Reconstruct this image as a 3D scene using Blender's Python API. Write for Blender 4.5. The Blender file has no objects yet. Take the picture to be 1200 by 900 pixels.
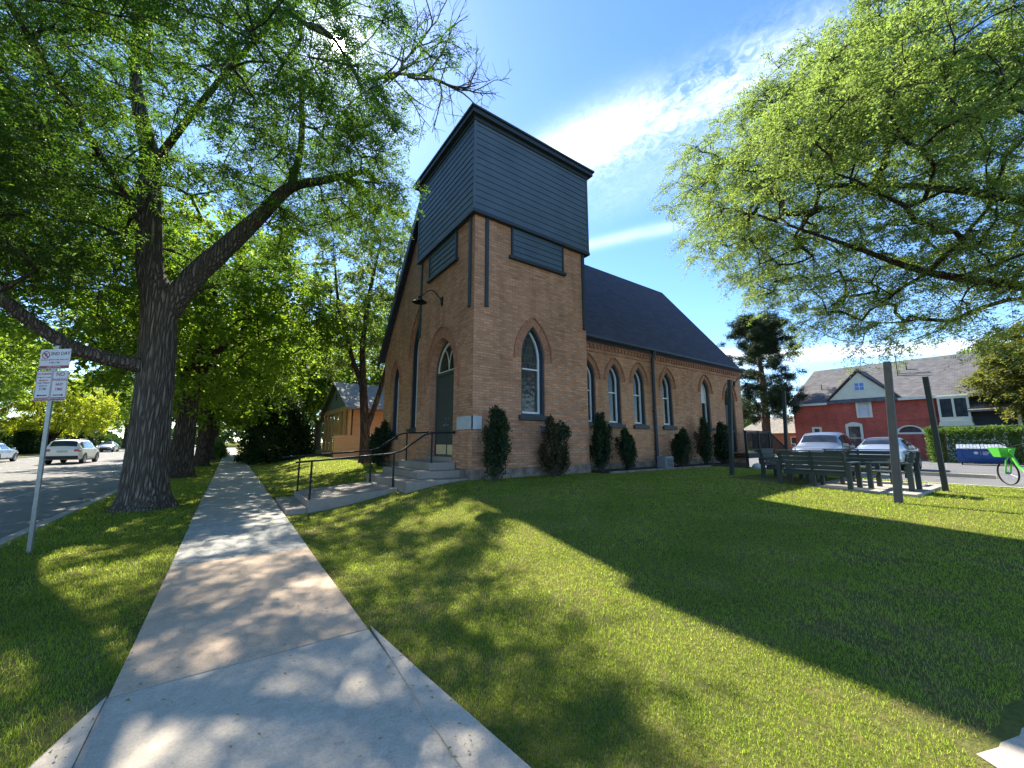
import bpy, bmesh, math, random
import numpy as np
from mathutils import Vector, Matrix
from mathutils.geometry import tessellate_polygon

R = math.radians
C = bpy.context.scene.collection
scn = bpy.context.scene
rng = np.random.default_rng(7)
random.seed(7)

# ------------------------------------------------------------------ camera
EYE = (0.0, 0.0, 1.5)
YAW, PITCH, FPX = 35.4, 8.4, 460.0
cam_d = bpy.data.cameras.new('camera')
cam = bpy.data.objects.new('camera', cam_d)
C.objects.link(cam)
cam.location = EYE
cam.rotation_euler = (R(90 + PITCH), 0, R(-YAW))
cam_d.sensor_fit = 'HORIZONTAL'
cam_d.sensor_width = 36.0
cam_d.lens = 36.0 * FPX / 1200.0
cam_d.clip_start = 0.05
cam_d.clip_end = 3000
scn.camera = cam

# ------------------------------------------------------------------ sun, sky
SUN_AZ, SUN_EL = R(8.3), R(46.0)          # azimuth from +Y towards +X
SUN = Vector((math.sin(SUN_AZ) * math.cos(SUN_EL), math.cos(SUN_AZ) * math.cos(SUN_EL), math.sin(SUN_EL)))
sd = bpy.data.lights.new('sun', 'SUN')
sd.energy = 5.0
sd.angle = R(0.55)
sd.color = (1.0, 0.93, 0.80)
so = bpy.data.objects.new('sun', sd)
C.objects.link(so)
so.rotation_euler = (-SUN).to_track_quat('-Z', 'Y').to_euler()

world = bpy.data.worlds.new('World')
scn.world = world
world.use_nodes = True
nt = world.node_tree
nt.nodes.clear()


def nd(t, typ, **kw):
    n = t.nodes.new(typ)
    for k, v in kw.items():
        setattr(n, k, v)
    return n


def mth(t, op, a, b=None, c=None, clamp=False):
    n = t.nodes.new('ShaderNodeMath')
    n.operation = op
    n.use_clamp = clamp
    for i, x in enumerate((a, b, c)):
        if x is None:
            continue
        if isinstance(x, (int, float)):
            n.inputs[i].default_value = x
        else:
            t.links.new(x, n.inputs[i])
    return n.outputs[0]


def vdot(t, v, d):
    n = t.nodes.new('ShaderNodeVectorMath')
    n.operation = 'DOT_PRODUCT'
    t.links.new(v, n.inputs[0])
    n.inputs[1].default_value = d
    return n.outputs['Value']


SKY_STRENGTH = 0.138
out = nd(nt, 'ShaderNodeOutputWorld')
bg = nd(nt, 'ShaderNodeBackground')
bg.inputs['Strength'].default_value = SKY_STRENGTH
nt.links.new(bg.outputs[0], out.inputs[0])
sky = nd(nt, 'ShaderNodeTexSky', sky_type='NISHITA')
sky.sun_disc = False
sky.sun_elevation = SUN_EL
sky.sun_rotation = SUN_AZ
sky.altitude = 1600
sky.air_density = 1.0
sky.dust_density = 0.25
sky.ozone_density = 2.5
tc = nd(nt, 'ShaderNodeTexCoord')
D = tc.outputs['Generated']
sx = nd(nt, 'ShaderNodeSeparateXYZ')
nt.links.new(D, sx.inputs[0])
zc = mth(nt, 'MAXIMUM', sx.outputs[2], 0.03)
px_ = mth(nt, 'DIVIDE', sx.outputs[0], zc)
py_ = mth(nt, 'DIVIDE', sx.outputs[1], zc)


def band(p0, p1, w, soft0=0.25, soft1=0.25):
    """Soft cirrus streak between two points of the cloud plane, half width w (wider towards p1 if w is a pair)."""
    dx, dy = p1[0] - p0[0], p1[1] - p0[1]
    L = math.hypot(dx, dy)
    dx, dy = dx / L, dy / L
    u = mth(nt, 'ADD', mth(nt, 'MULTIPLY', mth(nt, 'SUBTRACT', px_, p0[0]), dx), mth(nt, 'MULTIPLY', mth(nt, 'SUBTRACT', py_, p0[1]), dy))
    v = mth(nt, 'ADD', mth(nt, 'MULTIPLY', mth(nt, 'SUBTRACT', px_, p0[0]), -dy), mth(nt, 'MULTIPLY', mth(nt, 'SUBTRACT', py_, p0[1]), dx))
    g = mth(nt, 'DIVIDE', v, w)
    g = mth(nt, 'POWER', 2.718, mth(nt, 'MULTIPLY', mth(nt, 'MULTIPLY', g, g), -1.0))
    a = mth(nt, 'DIVIDE', mth(nt, 'ADD', u, soft0), soft0, clamp=True)
    b = mth(nt, 'DIVIDE', mth(nt, 'SUBTRACT', L + soft1, u), soft1, clamp=True)
    return mth(nt, 'MULTIPLY', g, mth(nt, 'MULTIPLY', a, b))


cxy = nd(nt, 'ShaderNodeCombineXYZ')
nt.links.new(px_, cxy.inputs[0])
nt.links.new(py_, cxy.inputs[1])


def cnoise(scale, detail, rough, rot, stretch, dist=0.0):
    mp = nd(nt, 'ShaderNodeMapping')
    mp.inputs['Rotation'].default_value = (0, 0, rot)
    mp.inputs['Scale'].default_value = (stretch[0], stretch[1], 1)
    nt.links.new(cxy.outputs[0], mp.inputs[0])
    n = nd(nt, 'ShaderNodeTexNoise')
    n.inputs['Scale'].default_value = scale
    n.inputs['Detail'].default_value = detail
    n.inputs['Roughness'].default_value = rough
    n.inputs['Distortion'].default_value = dist
    nt.links.new(mp.outputs[0], n.inputs['Vector'])
    return n.outputs[0]


def sstep(x, a, b):
    n = nt.nodes.new('ShaderNodeMapRange')
    n.interpolation_type = 'SMOOTHSTEP'
    n.inputs[1].default_value = a
    n.inputs[2].default_value = b
    nt.links.new(x, n.inputs[0])
    return n.outputs[0]


n1 = cnoise(34, 6, 0.66, 0.4, (1.0, 0.8), 0.9)
n2 = cnoise(6, 5, 0.6, 0.2, (1.0, 0.6), 0.5)
b1 = band((0.90, 1.02), (1.08, 0.40), 0.105, 0.5, 0.35)
core = band((0.86, 0.98), (0.90, 0.82), 0.10, 0.5, 0.30)
cl1 = mth(nt, 'MULTIPLY', b1, mth(nt, 'ADD', mth(nt, 'MULTIPLY', sstep(n1, 0.36, 0.72), 0.40), mth(nt, 'MULTIPLY', sstep(n2, 0.35, 0.65), 0.28)))
cl1 = mth(nt, 'ADD', cl1, mth(nt, 'MULTIPLY', core, mth(nt, 'ADD', 0.35, mth(nt, 'MULTIPLY', n1, 0.9))))
wisp = band((1.20, 0.95), (1.25, 0.5), 0.16, 0.4, 0.3)
cl1 = mth(nt, 'ADD', cl1, mth(nt, 'MULTIPLY', wisp, mth(nt, 'MULTIPLY', n1, 0.22)))
b2 = band((1.40, 1.34), (1.60, 0.98), 0.06, 0.25, 0.30)
cl2 = mth(nt, 'MULTIPLY', b2, mth(nt, 'ADD', 0.02, mth(nt, 'MULTIPLY', n2, 0.42)))
b3 = band((4.6, 2.4), (6.6, 0.2), 0.34, 1.0, 2.0)
cl3 = mth(nt, 'MULTIPLY', b3, mth(nt, 'ADD', 0.55, mth(nt, 'MULTIPLY', n2, 0.55)))
b4 = band((4.2, 3.6), (5.6, 2.6), 0.5, 1.0, 1.0)
cl4 = mth(nt, 'MULTIPLY', b4, 0.35)
cl = mth(nt, 'ADD', mth(nt, 'ADD', cl1, cl2), mth(nt, 'ADD', cl3, cl4), clamp=True)
# saturate the zenith blue a little, as a phone camera records it
hs = nd(nt, 'ShaderNodeHueSaturation')
hs.inputs['Saturation'].default_value = 1.14
hs.inputs['Value'].default_value = 1.0
nt.links.new(sky.outputs[0], hs.inputs['Color'])
mx = nd(nt, 'ShaderNodeMix', data_type='RGBA')
nt.links.new(cl, mx.inputs[0])
nt.links.new(hs.outputs[0], mx.inputs[6])
mx.inputs[7].default_value = (6.4, 6.9, 7.4, 1)
# the sun itself and the bright aureole of scattered light round it
cosang = vdot(nt, D, tuple(SUN))
ang = mth(nt, 'MULTIPLY', mth(nt, 'ARCCOSINE', mth(nt, 'MINIMUM', cosang, 0.9999999)), 180 / math.pi)
aur = mth(nt, 'ADD', mth(nt, 'MULTIPLY', mth(nt, 'POWER', 2.718, mth(nt, 'MULTIPLY', ang, -1 / 1.0)), 26.0),
          mth(nt, 'MULTIPLY', mth(nt, 'POWER', 2.718, mth(nt, 'MULTIPLY', ang, -1 / 8.0)), 1.2))
disc = mth(nt, 'MULTIPLY', mth(nt, 'LESS_THAN', ang, 0.7), 1500.0)
aur = mth(nt, 'ADD', aur, disc)
aurc = nd(nt, 'ShaderNodeMix', data_type='RGBA', blend_type='ADD')
aurc.inputs[0].default_value = 1.0
nt.links.new(mx.outputs[2], aurc.inputs[6])
gcol = nd(nt, 'ShaderNodeCombineColor')
nt.links.new(aur, gcol.inputs[0])
nt.links.new(aur, gcol.inputs[1])
nt.links.new(aur, gcol.inputs[2])
nt.links.new(gcol.outputs[0], aurc.inputs[7])
nt.links.new(aurc.outputs[2], bg.inputs[0])

scn.view_settings.view_transform = 'Standard'
scn.view_settings.look = 'None'
scn.view_settings.gamma = 1.0
scn.view_settings.use_curve_mapping = False
scn.view_settings.exposure = 1.38
scn.cycles.max_bounces = 8
scn.cycles.diffuse_bounces = 4
scn.cycles.glossy_bounces = 3
scn.cycles.transmission_bounces = 4
scn.cycles.use_denoising = True
scn.cycles.caustics_reflective = False
scn.cycles.caustics_refractive = False


# ------------------------------------------------------------------ materials
def newmat(name):
    m = bpy.data.materials.new(name)
    m.use_nodes = True
    t = m.node_tree
    b = t.nodes['Principled BSDF']
    return m, t, b


def ramp(t, fac, stops):
    r = t.nodes.new('ShaderNodeValToRGB')
    while len(r.color_ramp.elements) < len(stops):
        r.color_ramp.elements.new(0.5)
    for e, (p, c) in zip(r.color_ramp.elements, stops):
        e.position = p
        e.color = (*c, 1)
    t.links.new(fac, r.inputs[0])
    return r.outputs[0]


def noise(t, vec, scale, detail=4, rough=0.55, dist=0.0):
    n = t.nodes.new('ShaderNodeTexNoise')
    n.inputs['Scale'].default_value = scale
    n.inputs['Detail'].default_value = detail
    n.inputs['Roughness'].default_value = rough
    n.inputs['Distortion'].default_value = dist
    if vec is not None:
        t.links.new(vec, n.inputs['Vector'])
    return n.outputs[0]


def bump(t, b, h, strength, dist=0.02):
    n = t.nodes.new('ShaderNodeBump')
    n.inputs['Strength'].default_value = strength
    n.inputs['Distance'].default_value = dist
    t.links.new(h, n.inputs['Height'])
    t.links.new(n.outputs[0], b.inputs['Normal'])


def mixc(t, fac, a, b, mode='MIX'):
    n = t.nodes.new('ShaderNodeMix')
    n.data_type = 'RGBA'
    n.blend_type = mode
    for i, x in ((0, fac), (6, a), (7, b)):
        if isinstance(x, (int, float)):
            n.inputs[i].default_value = x
        elif isinstance(x, tuple):
            n.inputs[i].default_value = (*x, 1) if len(x) == 3 else x
        else:
            t.links.new(x, n.inputs[i])
    return n.outputs[2]


def coords(t, kind='Object', scale=None):
    c = t.nodes.new('ShaderNodeTexCoord').outputs[kind]
    if scale:
        mp = t.nodes.new('ShaderNodeMapping')
        mp.inputs['Scale'].default_value = scale
        t.links.new(c, mp.inputs[0])
        c = mp.outputs[0]
    return c


def plain(name, c1, c2=None, rough=0.6, scale=6, bmp=0.0, bscale=40, metal=0.0, spec=0.4, stretch=None, coat=0.0):
    m, t, b = newmat(name)
    v = coords(t, 'Object', stretch)
    c2 = c2 or tuple(x * 0.8 for x in c1)
    t.links.new(ramp(t, noise(t, v, scale, 5), [(0.3, c1), (0.7, c2)]), b.inputs['Base Color'])
    b.inputs['Roughness'].default_value = rough
    b.inputs['Metallic'].default_value = metal
    b.inputs['Specular IOR Level'].default_value = spec
    b.inputs['Coat Weight'].default_value = coat
    if bmp:
        bump(t, b, noise(t, v, bscale, 4), bmp, 0.01)
    return m


def brick(name, c1, c2, mortar, bw=0.215, rh=0.0725, ms=0.011, blot=(0.75, 1.15), bias=0.0, dirt=True):
    m, t, b = newmat(name)
    uv = t.nodes.new('ShaderNodeUVMap')
    uv.uv_map = 'UVMap'
    bt = t.nodes.new('ShaderNodeTexBrick')
    bt.offset = 0.5
    bt.inputs['Scale'].default_value = 1.0
    bt.inputs['Brick Width'].default_value = bw
    bt.inputs['Row Height'].default_value = rh
    bt.inputs['Mortar Size'].default_value = ms
    bt.inputs['Mortar Smooth'].default_value = 0.3
    bt.inputs['Bias'].default_value = bias
    bt.inputs['Color1'].default_value = (*c1, 1)
    bt.inputs['Color2'].default_value = (*c2, 1)
    bt.inputs['Mortar'].default_value = (*mortar, 1)
    t.links.new(uv.outputs[0], bt.inputs['Vector'])
    # courses differ in tone: streaky noise with a long horizontal stretch
    mp = t.nodes.new('ShaderNodeMapping')
    mp.inputs['Scale'].default_value = (1.6, 13.8, 1)
    t.links.new(uv.outputs[0], mp.inputs[0])
    st = noise(t, mp.outputs[0], 1.0, 3, 0.7)
    col = mixc(t, 0.72, bt.outputs['Color'], ramp(t, st, [(0.25, (0.62, 0.58, 0.56)), (0.5, (1, 1, 1)), (0.78, (1.3, 1.22, 1.12))]), 'MULTIPLY')
    mpv = t.nodes.new('ShaderNodeMapping')
    mpv.inputs['Scale'].default_value = (2.6, 0.35, 1)
    t.links.new(uv.outputs[0], mpv.inputs[0])
    col = mixc(t, 0.8, col, ramp(t, noise(t, mpv.outputs[0], 1.0, 5, 0.65), [(0.30, (0.74, 0.72, 0.71)), (0.52, (1.02, 1.02, 1.02)), (0.75, (1.12, 1.1, 1.08))]), 'MULTIPLY')
    big = noise(t, uv.outputs[0], 0.7, 6, 0.6)
    col = mixc(t, 0.7, col, ramp(t, big, [(0.3, (blot[0],) * 3), (0.7, (blot[1],) * 3)]), 'MULTIPLY')
    if dirt:
        # pale efflorescence patches
        ef = noise(t, mp.outputs[0], 0.55, 6, 0.7)
        col = mixc(t, ramp(t, ef, [(0.62, (0, 0, 0)), (0.78, (0.42, 0.42, 0.42))]), col, (0.48, 0.40, 0.33))
    t.links.new(col, b.inputs['Base Color'])
    b.inputs['Roughness'].default_value = 0.9
    b.inputs['Specular IOR Level'].default_value = 0.2
    h = mth(t, 'ADD', mth(t, 'MULTIPLY', bt.outputs['Fac'], -1.0), mth(t, 'MULTIPLY', noise(t, uv.outputs[0], 60, 3), 0.5))
    bump(t, b, h, 0.6, 0.012)
    return m


def leafmat(name, dark, light, trans, tw=0.45, rough=0.55, spec=0.25):
    m, t, b = newmat(name)
    a = t.nodes.new('ShaderNodeAttribute')
    a.attribute_name = 'tone'
    col = ramp(t, a.outputs['Fac'], [(0.0, dark), (1.0, light)])
    t.links.new(col, b.inputs['Base Color'])
    b.inputs['Roughness'].default_value = rough
    b.inputs['Specular IOR Level'].default_value = spec
    tr = t.nodes.new('ShaderNodeBsdfTranslucent')
    t.links.new(mixc(t, 1.0, ramp(t, a.outputs['Fac'], [(0.0, (0.75, 0.75, 0.75)), (1.0, (1.15, 1.15, 1.1))]), trans, 'MULTIPLY'), tr.inputs[0])
    ms = t.nodes.new('ShaderNodeMixShader')
    ms.inputs[0].default_value = tw
    t.links.new(b.outputs[0], ms.inputs[1])
    t.links.new(tr.outputs[0], ms.inputs[2])
    t.links.new(ms.outputs[0], t.nodes['Material Output'].inputs[0])
    return m


def barkmat(name, c1, c2, sc=1.0):
    m, t, b = newmat(name)
    v = coords(t, 'Object', (13 * sc, 13 * sc, 1.25 * sc))
    n0 = noise(t, v, 1.0, 8, 0.62, 1.2)
    vo = t.nodes.new('ShaderNodeTexVoronoi')
    vo.feature = 'DISTANCE_TO_EDGE'
    vo.inputs['Scale'].default_value = 1.3
    va = t.nodes.new('ShaderNodeVectorMath')
    va.operation = 'ADD'
    t.links.new(v, va.inputs[0])
    nv = t.nodes.new('ShaderNodeTexNoise')
    nv.inputs['Scale'].default_value = 1.2
    t.links.new(v, nv.inputs['Vector'])
    t.links.new(nv.outputs['Color'], va.inputs[1])
    t.links.new(va.outputs[0], vo.inputs['Vector'])
    ridge = mth(t, 'MINIMUM', mth(t, 'MULTIPLY', vo.outputs['Distance'], 3.2), 1.0)
    h = mth(t, 'ADD', mth(t, 'MULTIPLY', ridge, 0.7), mth(t, 'MULTIPLY', n0, 0.6))
    t.links.new(ramp(t, h, [(0.25, tuple(x * 0.5 for x in c1)), (0.6, c1), (0.95, c2)]), b.inputs['Base Color'])
    b.inputs['Roughness'].default_value = 0.95
    b.inputs['Specular IOR Level'].default_value = 0.15
    bump(t, b, h, 1.0, 0.09)
    return m


def concrete(name, c1, c2, speck=0.0, sc=1.0):
    m, t, b = newmat(name)
    v = coords(t, 'Object')
    big = noise(t, v, 1.1 * sc, 6, 0.65, 0.3)
    col = ramp(t, big, [(0.28, c2), (0.62, c1)])
    fine = noise(t, v, 70, 5, 0.85)
    col = mixc(t, 0.8, col, ramp(t, fine, [(0.3, (0.62, 0.61, 0.60)), (0.5, (1, 1, 1)), (0.72, (1.22, 1.22, 1.2))]), 'MULTIPLY')
    mid = noise(t, v, 14, 5, 0.7)
    col = mixc(t, 0.55, col, ramp(t, mid, [(0.35, (0.8, 0.8, 0.8)), (0.6, (1.05, 1.05, 1.05))]), 'MULTIPLY')
    if speck:
        vs = coords(t, 'Object', (5, 16, 5))
        sp = noise(t, vs, 3.2, 5, 0.75, 0.8)
        col = mixc(t, ramp(t, sp, [(0.50, (0, 0, 0)), (0.60, (speck,) * 3)]), col, (0.13, 0.125, 0.11))
    t.links.new(col, b.inputs['Base Color'])
    b.inputs['Roughness'].default_value = 0.9
    b.inputs['Specular IOR Level'].default_value = 0.2
    bump(t, b, mth(t, 'ADD', fine, mid), 0.35, 0.008)
    return m


def asphalt(name, c1, c2):
    m, t, b = newmat(name)
    v = coords(t, 'Object')
    col = ramp(t, noise(t, v, 0.5, 6, 0.6, 0.4), [(0.3, c1), (0.7, c2)])
    cr = t.nodes.new('ShaderNodeTexVoronoi')
    cr.feature = 'DISTANCE_TO_EDGE'
    cr.inputs['Scale'].default_value = 0.35
    nv = t.nodes.new('ShaderNodeTexNoise')
    nv.inputs['Scale'].default_value = 1.5
    t.links.new(v, nv.inputs['Vector'])
    va = t.nodes.new('ShaderNodeVectorMath')
    va.operation = 'ADD'
    t.links.new(v, va.inputs[0])
    t.links.new(nv.outputs['Color'], va.inputs[1])
    t.links.new(va.outputs[0], cr.inputs['Vector'])
    col = mixc(t, ramp(t, cr.outputs['Distance'], [(0.0, (0.7, 0.7, 0.7)), (0.012, (0, 0, 0))]), col, (0.02, 0.02, 0.02))
    fine = noise(t, v, 120, 3, 0.7)
    col = mixc(t, 0.6, col, ramp(t, fine, [(0.3, (0.7, 0.7, 0.7)), (0.7, (1.25, 1.25, 1.25))]), 'MULTIPLY')
    t.links.new(col, b.inputs['Base Color'])
    b.inputs['Roughness'].default_value = 0.85
    bump(t, b, fine, 0.4, 0.006)
    return m


def shingle(name, c1, c2, course=0.14):
    m, t, b = newmat(name)
    uv = t.nodes.new('ShaderNodeUVMap')
    uv.uv_map = 'UVMap'
    bt = t.nodes.new('ShaderNodeTexBrick')
    bt.inputs['Scale'].default_value = 1.0
    bt.inputs['Brick Width'].default_value = 0.3
    bt.inputs['Row Height'].default_value = course
    bt.inputs['Mortar Size'].default_value = 0.008
    bt.inputs['Color1'].default_value = (*c1, 1)
    bt.inputs['Color2'].default_value = (*c2, 1)
    bt.inputs['Mortar'].default_value = (*(x * 0.45 for x in c1), 1)
    t.links.new(uv.outputs[0], bt.inputs['Vector'])
    big = noise(t, uv.outputs[0], 1.3, 6, 0.6)
    col = mixc(t, 0.5, bt.outputs['Color'], ramp(t, big, [(0.3, (0.7, 0.7, 0.7)), (0.7, (1.2, 1.2, 1.2))]), 'MULTIPLY')
    t.links.new(col, b.inputs['Base Color'])
    b.inputs['Roughness'].default_value = 0.85
    bump(t, b, mth(t, 'ADD', mth(t, 'MULTIPLY', bt.outputs['Fac'], -1), noise(t, uv.outputs[0], 50, 3)), 0.4, 0.015)
    return m


def glassmat(name, col, rough=0.06, wob=0.02):
    m, t, b = newmat(name)
    v = coords(t, 'Object')
    t.links.new(ramp(t, noise(t, v, 3, 3), [(0.35, col), (0.65, tuple(x * 1.8 for x in col))]), b.inputs['Base Color'])
    b.inputs['Roughness'].default_value = rough
    b.inputs['Specular IOR Level'].default_value = 0.45
    bump(t, b, noise(t, v, 2.5, 2), wob, 0.2)
    return m


def leaded(name):
    m, t, b = newmat(name)
    uv = t.nodes.new('ShaderNodeUVMap')
    uv.uv_map = 'UVMap'
    v = uv.outputs[0]
    vo = t.nodes.new('ShaderNodeTexVoronoi')
    vo.inputs['Scale'].default_value = 7
    t.links.new(v, vo.inputs['Vector'])
    ed = t.nodes.new('ShaderNodeTexBrick')
    ed.inputs['Scale'].default_value = 1
    ed.inputs['Brick Width'].default_value = 0.13
    ed.inputs['Row Height'].default_value = 0.24
    ed.inputs['Mortar Size'].default_value = 0.010
    ed.inputs['Color1'].default_value = (0.012, 0.022, 0.03, 1)
    ed.inputs['Color2'].default_value = (0.05, 0.055, 0.035, 1)
    ed.inputs['Mortar'].default_value = (0.10, 0.10, 0.095, 1)
    t.links.new(v, ed.inputs['Vector'])
    hv = t.nodes.new('ShaderNodeHueSaturation')
    hv.inputs['Saturation'].default_value = 0.6
    hv.inputs['Value'].default_value = 0.10
    t.links.new(vo.outputs['Color'], hv.inputs['Color'])
    t.links.new(mixc(t, 0.4, ed.outputs['Color'], hv.outputs[0]), b.inputs['Base Color'])
    b.inputs['Roughness'].default_value = 0.12
    bump(t, b, vo.outputs['Distance'], 0.3, 0.02)
    return m


BRICK_T = brick('tower_brick', (0.60, 0.305, 0.180), (0.43, 0.200, 0.115), (0.30, 0.215, 0.155))
BRICK_N = brick('nave_brick', (0.60, 0.312, 0.172), (0.45, 0.212, 0.115), (0.33, 0.235, 0.17), dirt=True)
BRICK_V = brick('voussoir_brick', (0.50, 0.225, 0.13), (0.34, 0.148, 0.09), (0.29, 0.2, 0.145), bw=0.22, rh=0.075, dirt=False)
BRICK_R = brick('painted_red_brick', (0.54, 0.13, 0.095), (0.46, 0.11, 0.08), (0.42, 0.10, 0.075), ms=0.008, dirt=False)
BRICK_O = brick('orange_brick', (0.42, 0.17, 0.09), (0.33, 0.12, 0.07), (0.33, 0.25, 0.2), dirt=False)
ROOF_C = shingle('dark_slate_shingles', (0.042, 0.038, 0.058), (0.024, 0.022, 0.036))
ROOF_G = shingle('grey_shingles', (0.165, 0.158, 0.162), (0.10, 0.097, 0.10))
ROOF_T = shingle('tan_shingles', (0.30, 0.26, 0.2), (0.22, 0.2, 0.17))
SIDING = plain('blue_grey_siding_paint', (0.082, 0.118, 0.158), (0.060, 0.090, 0.124), 0.6, 1.3, 0.12, 45)
DKTRIM = plain('dark_blue_grey_trim_paint', (0.030, 0.042, 0.056), (0.024, 0.034, 0.046), 0.5, 3)
DOORP = plain('dark_green_grey_door_paint', (0.050, 0.064, 0.060), (0.043, 0.055, 0.052), 0.55, 3)
WHITE = plain('white_window_paint', (0.72, 0.74, 0.76), (0.62, 0.64, 0.66), 0.5, 4)
CREAM = plain('cream_trim_paint', (0.72, 0.71, 0.60), (0.63, 0.62, 0.52), 0.6, 3)
SAGE = plain('pale_sage_siding_paint', (0.72, 0.71, 0.55), (0.64, 0.64, 0.5), 0.6, 3)
STONE = plain('rough_foundation_stone', (0.27, 0.22, 0.19), (0.11, 0.085, 0.07), 0.95, 5, 1.0, 14)
PLAQ = plain('pale_grey_cornerstone', (0.50, 0.53, 0.55), (0.40, 0.43, 0.45), 0.6, 5, 0.1)
BRASS = plain('brass_kick_plate', (0.78, 0.62, 0.36), (0.66, 0.52, 0.32), 0.4, 6, 0, metal=0.3)
STEEL = plain('galvanised_steel', (0.30, 0.33, 0.35), (0.22, 0.245, 0.265), 0.42, 14, 0.05, metal=0.75)
BLACK = plain('black_metal', (0.016, 0.017, 0.018), (0.012, 0.012, 0.013), 0.55, 8, spec=0.2)
BLKWD = plain('black_stained_wood', (0.022, 0.026, 0.026), (0.015, 0.017, 0.018), 0.6, 6, 0.2, 30, stretch=(1, 1, 1))
BENCH = plain('dark_green_bench_slats', (0.040, 0.056, 0.050), (0.030, 0.042, 0.038), 0.5, 5, 0.1, 50)
POSTM = plain('dark_green_post_paint', (0.030, 0.038, 0.036), (0.022, 0.028, 0.027), 0.55, 5, 0.1, 40)
LUMBER = plain('bare_yellow_lumber', (0.76, 0.44, 0.21), (0.66, 0.36, 0.16), 0.8, 3, 0.2, 20, stretch=(1, 1, 4))
PLY = plain('bare_plywood', (0.72, 0.41, 0.20), (0.62, 0.33, 0.15), 0.8, 2, 0.1, 30, stretch=(1, 1, 3))
GREYSID = plain('grey_green_siding', (0.19, 0.23, 0.21), (0.16, 0.2, 0.18), 0.7, 3)
FENCEW = plain('weathered_brown_fence', (0.26, 0.15, 0.08), (0.18, 0.10, 0.055), 0.85, 3, 0.3, 30, stretch=(3, 3, 0.6))
GLASS = glassmat('dark_window_glass', (0.013, 0.017, 0.017))
GLASSB = glassmat('house_window_glass', (0.03, 0.04, 0.05))
LEAD = leaded('leaded_stained_glass')
CURT = plain('white_curtain', (0.66, 0.68, 0.72), (0.5, 0.52, 0.56), 0.8, 9, stretch=(8, 8, 0.5))
CONC_A = concrete('pale_new_concrete', (0.56, 0.485, 0.385), (0.455, 0.395, 0.315))
CONC_B = concrete('tan_sandy_concrete', (0.58, 0.44, 0.315), (0.46, 0.35, 0.25))
CONC_C = concrete('weathered_speckled_concrete', (0.53, 0.51, 0.455), (0.43, 0.415, 0.37), speck=0.95)
CONC_D = concrete('old_grey_concrete', (0.46, 0.43, 0.375), (0.36, 0.335, 0.295), speck=0.5)
CONC_E = concrete('walkway_concrete', (0.31, 0.27, 0.23), (0.23, 0.205, 0.175))
ASPH = asphalt('street_asphalt', (0.19, 0.18, 0.165), (0.145, 0.138, 0.128))
ASPH2 = asphalt('lot_asphalt', (0.16, 0.155, 0.15), (0.12, 0.118, 0.115))
BARK = barkmat('furrowed_grey_bark', (0.14, 0.115, 0.094), (0.24, 0.205, 0.17))
BARK2 = barkmat('dark_brown_bark', (0.075, 0.06, 0.048), (0.15, 0.125, 0.1), 1.2)
BARKP = barkmat('reddish_pine_bark', (0.16, 0.095, 0.065), (0.26, 0.17, 0.12), 1.2)
TWIGM = plain('twig_bark', (0.085, 0.068, 0.055), (0.06, 0.05, 0.04), 0.9, 9)
LF_A = leafmat('fine_green_leaves', (0.016, 0.050, 0.014), (0.046, 0.105, 0.022), (0.22, 0.42, 0.035), 0.42)
LF_R = leafmat('pale_green_leaves', (0.048, 0.100, 0.026), (0.14, 0.20, 0.07), (0.42, 0.58, 0.11), 0.46)
LF_B = leafmat('broad_green_leaves', (0.030, 0.075, 0.012), (0.075, 0.135, 0.02), (0.40, 0.60, 0.04), 0.5)
LF_S = leafmat('light_sparse_leaves', (0.045, 0.085, 0.02), (0.095, 0.145, 0.04), (0.36, 0.50, 0.09), 0.45)
LF_Y = leafmat('yellow_green_leaves', (0.10, 0.16, 0.012), (0.19, 0.23, 0.02), (0.72, 0.80, 0.04), 0.5)
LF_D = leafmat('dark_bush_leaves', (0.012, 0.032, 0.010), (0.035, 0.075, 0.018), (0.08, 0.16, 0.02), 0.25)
LF_P = leafmat('pine_needles', (0.018, 0.035, 0.016), (0.045, 0.07, 0.03), (0.06, 0.10, 0.03), 0.2)
LF_Q = leafmat('olive_autumn_leaves', (0.05, 0.075, 0.014), (0.11, 0.115, 0.025), (0.32, 0.34, 0.05), 0.4)
LF_U = leafmat('evergreen_shrub_needles', (0.010, 0.026, 0.011), (0.030, 0.058, 0.022), (0.04, 0.09, 0.02), 0.18)
LF_UB = leafmat('browned_shrub_needles', (0.055, 0.040, 0.018), (0.11, 0.075, 0.035), (0.12, 0.08, 0.03), 0.2)
LF_H = leafmat('clipped_hedge_leaves', (0.030, 0.075, 0.016), (0.085, 0.15, 0.03), (0.25, 0.42, 0.05), 0.35)
GRASSM = leafmat('lawn_grass_blades', (0.055, 0.130, 0.020), (0.27, 0.33, 0.06), (0.62, 0.78, 0.085), 0.52, 0.75, 0.06)
DRYG = leafmat('dry_straw_blades', (0.22, 0.18, 0.075), (0.38, 0.32, 0.14), (0.48, 0.40, 0.15), 0.35, 0.8, 0.04)


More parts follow.
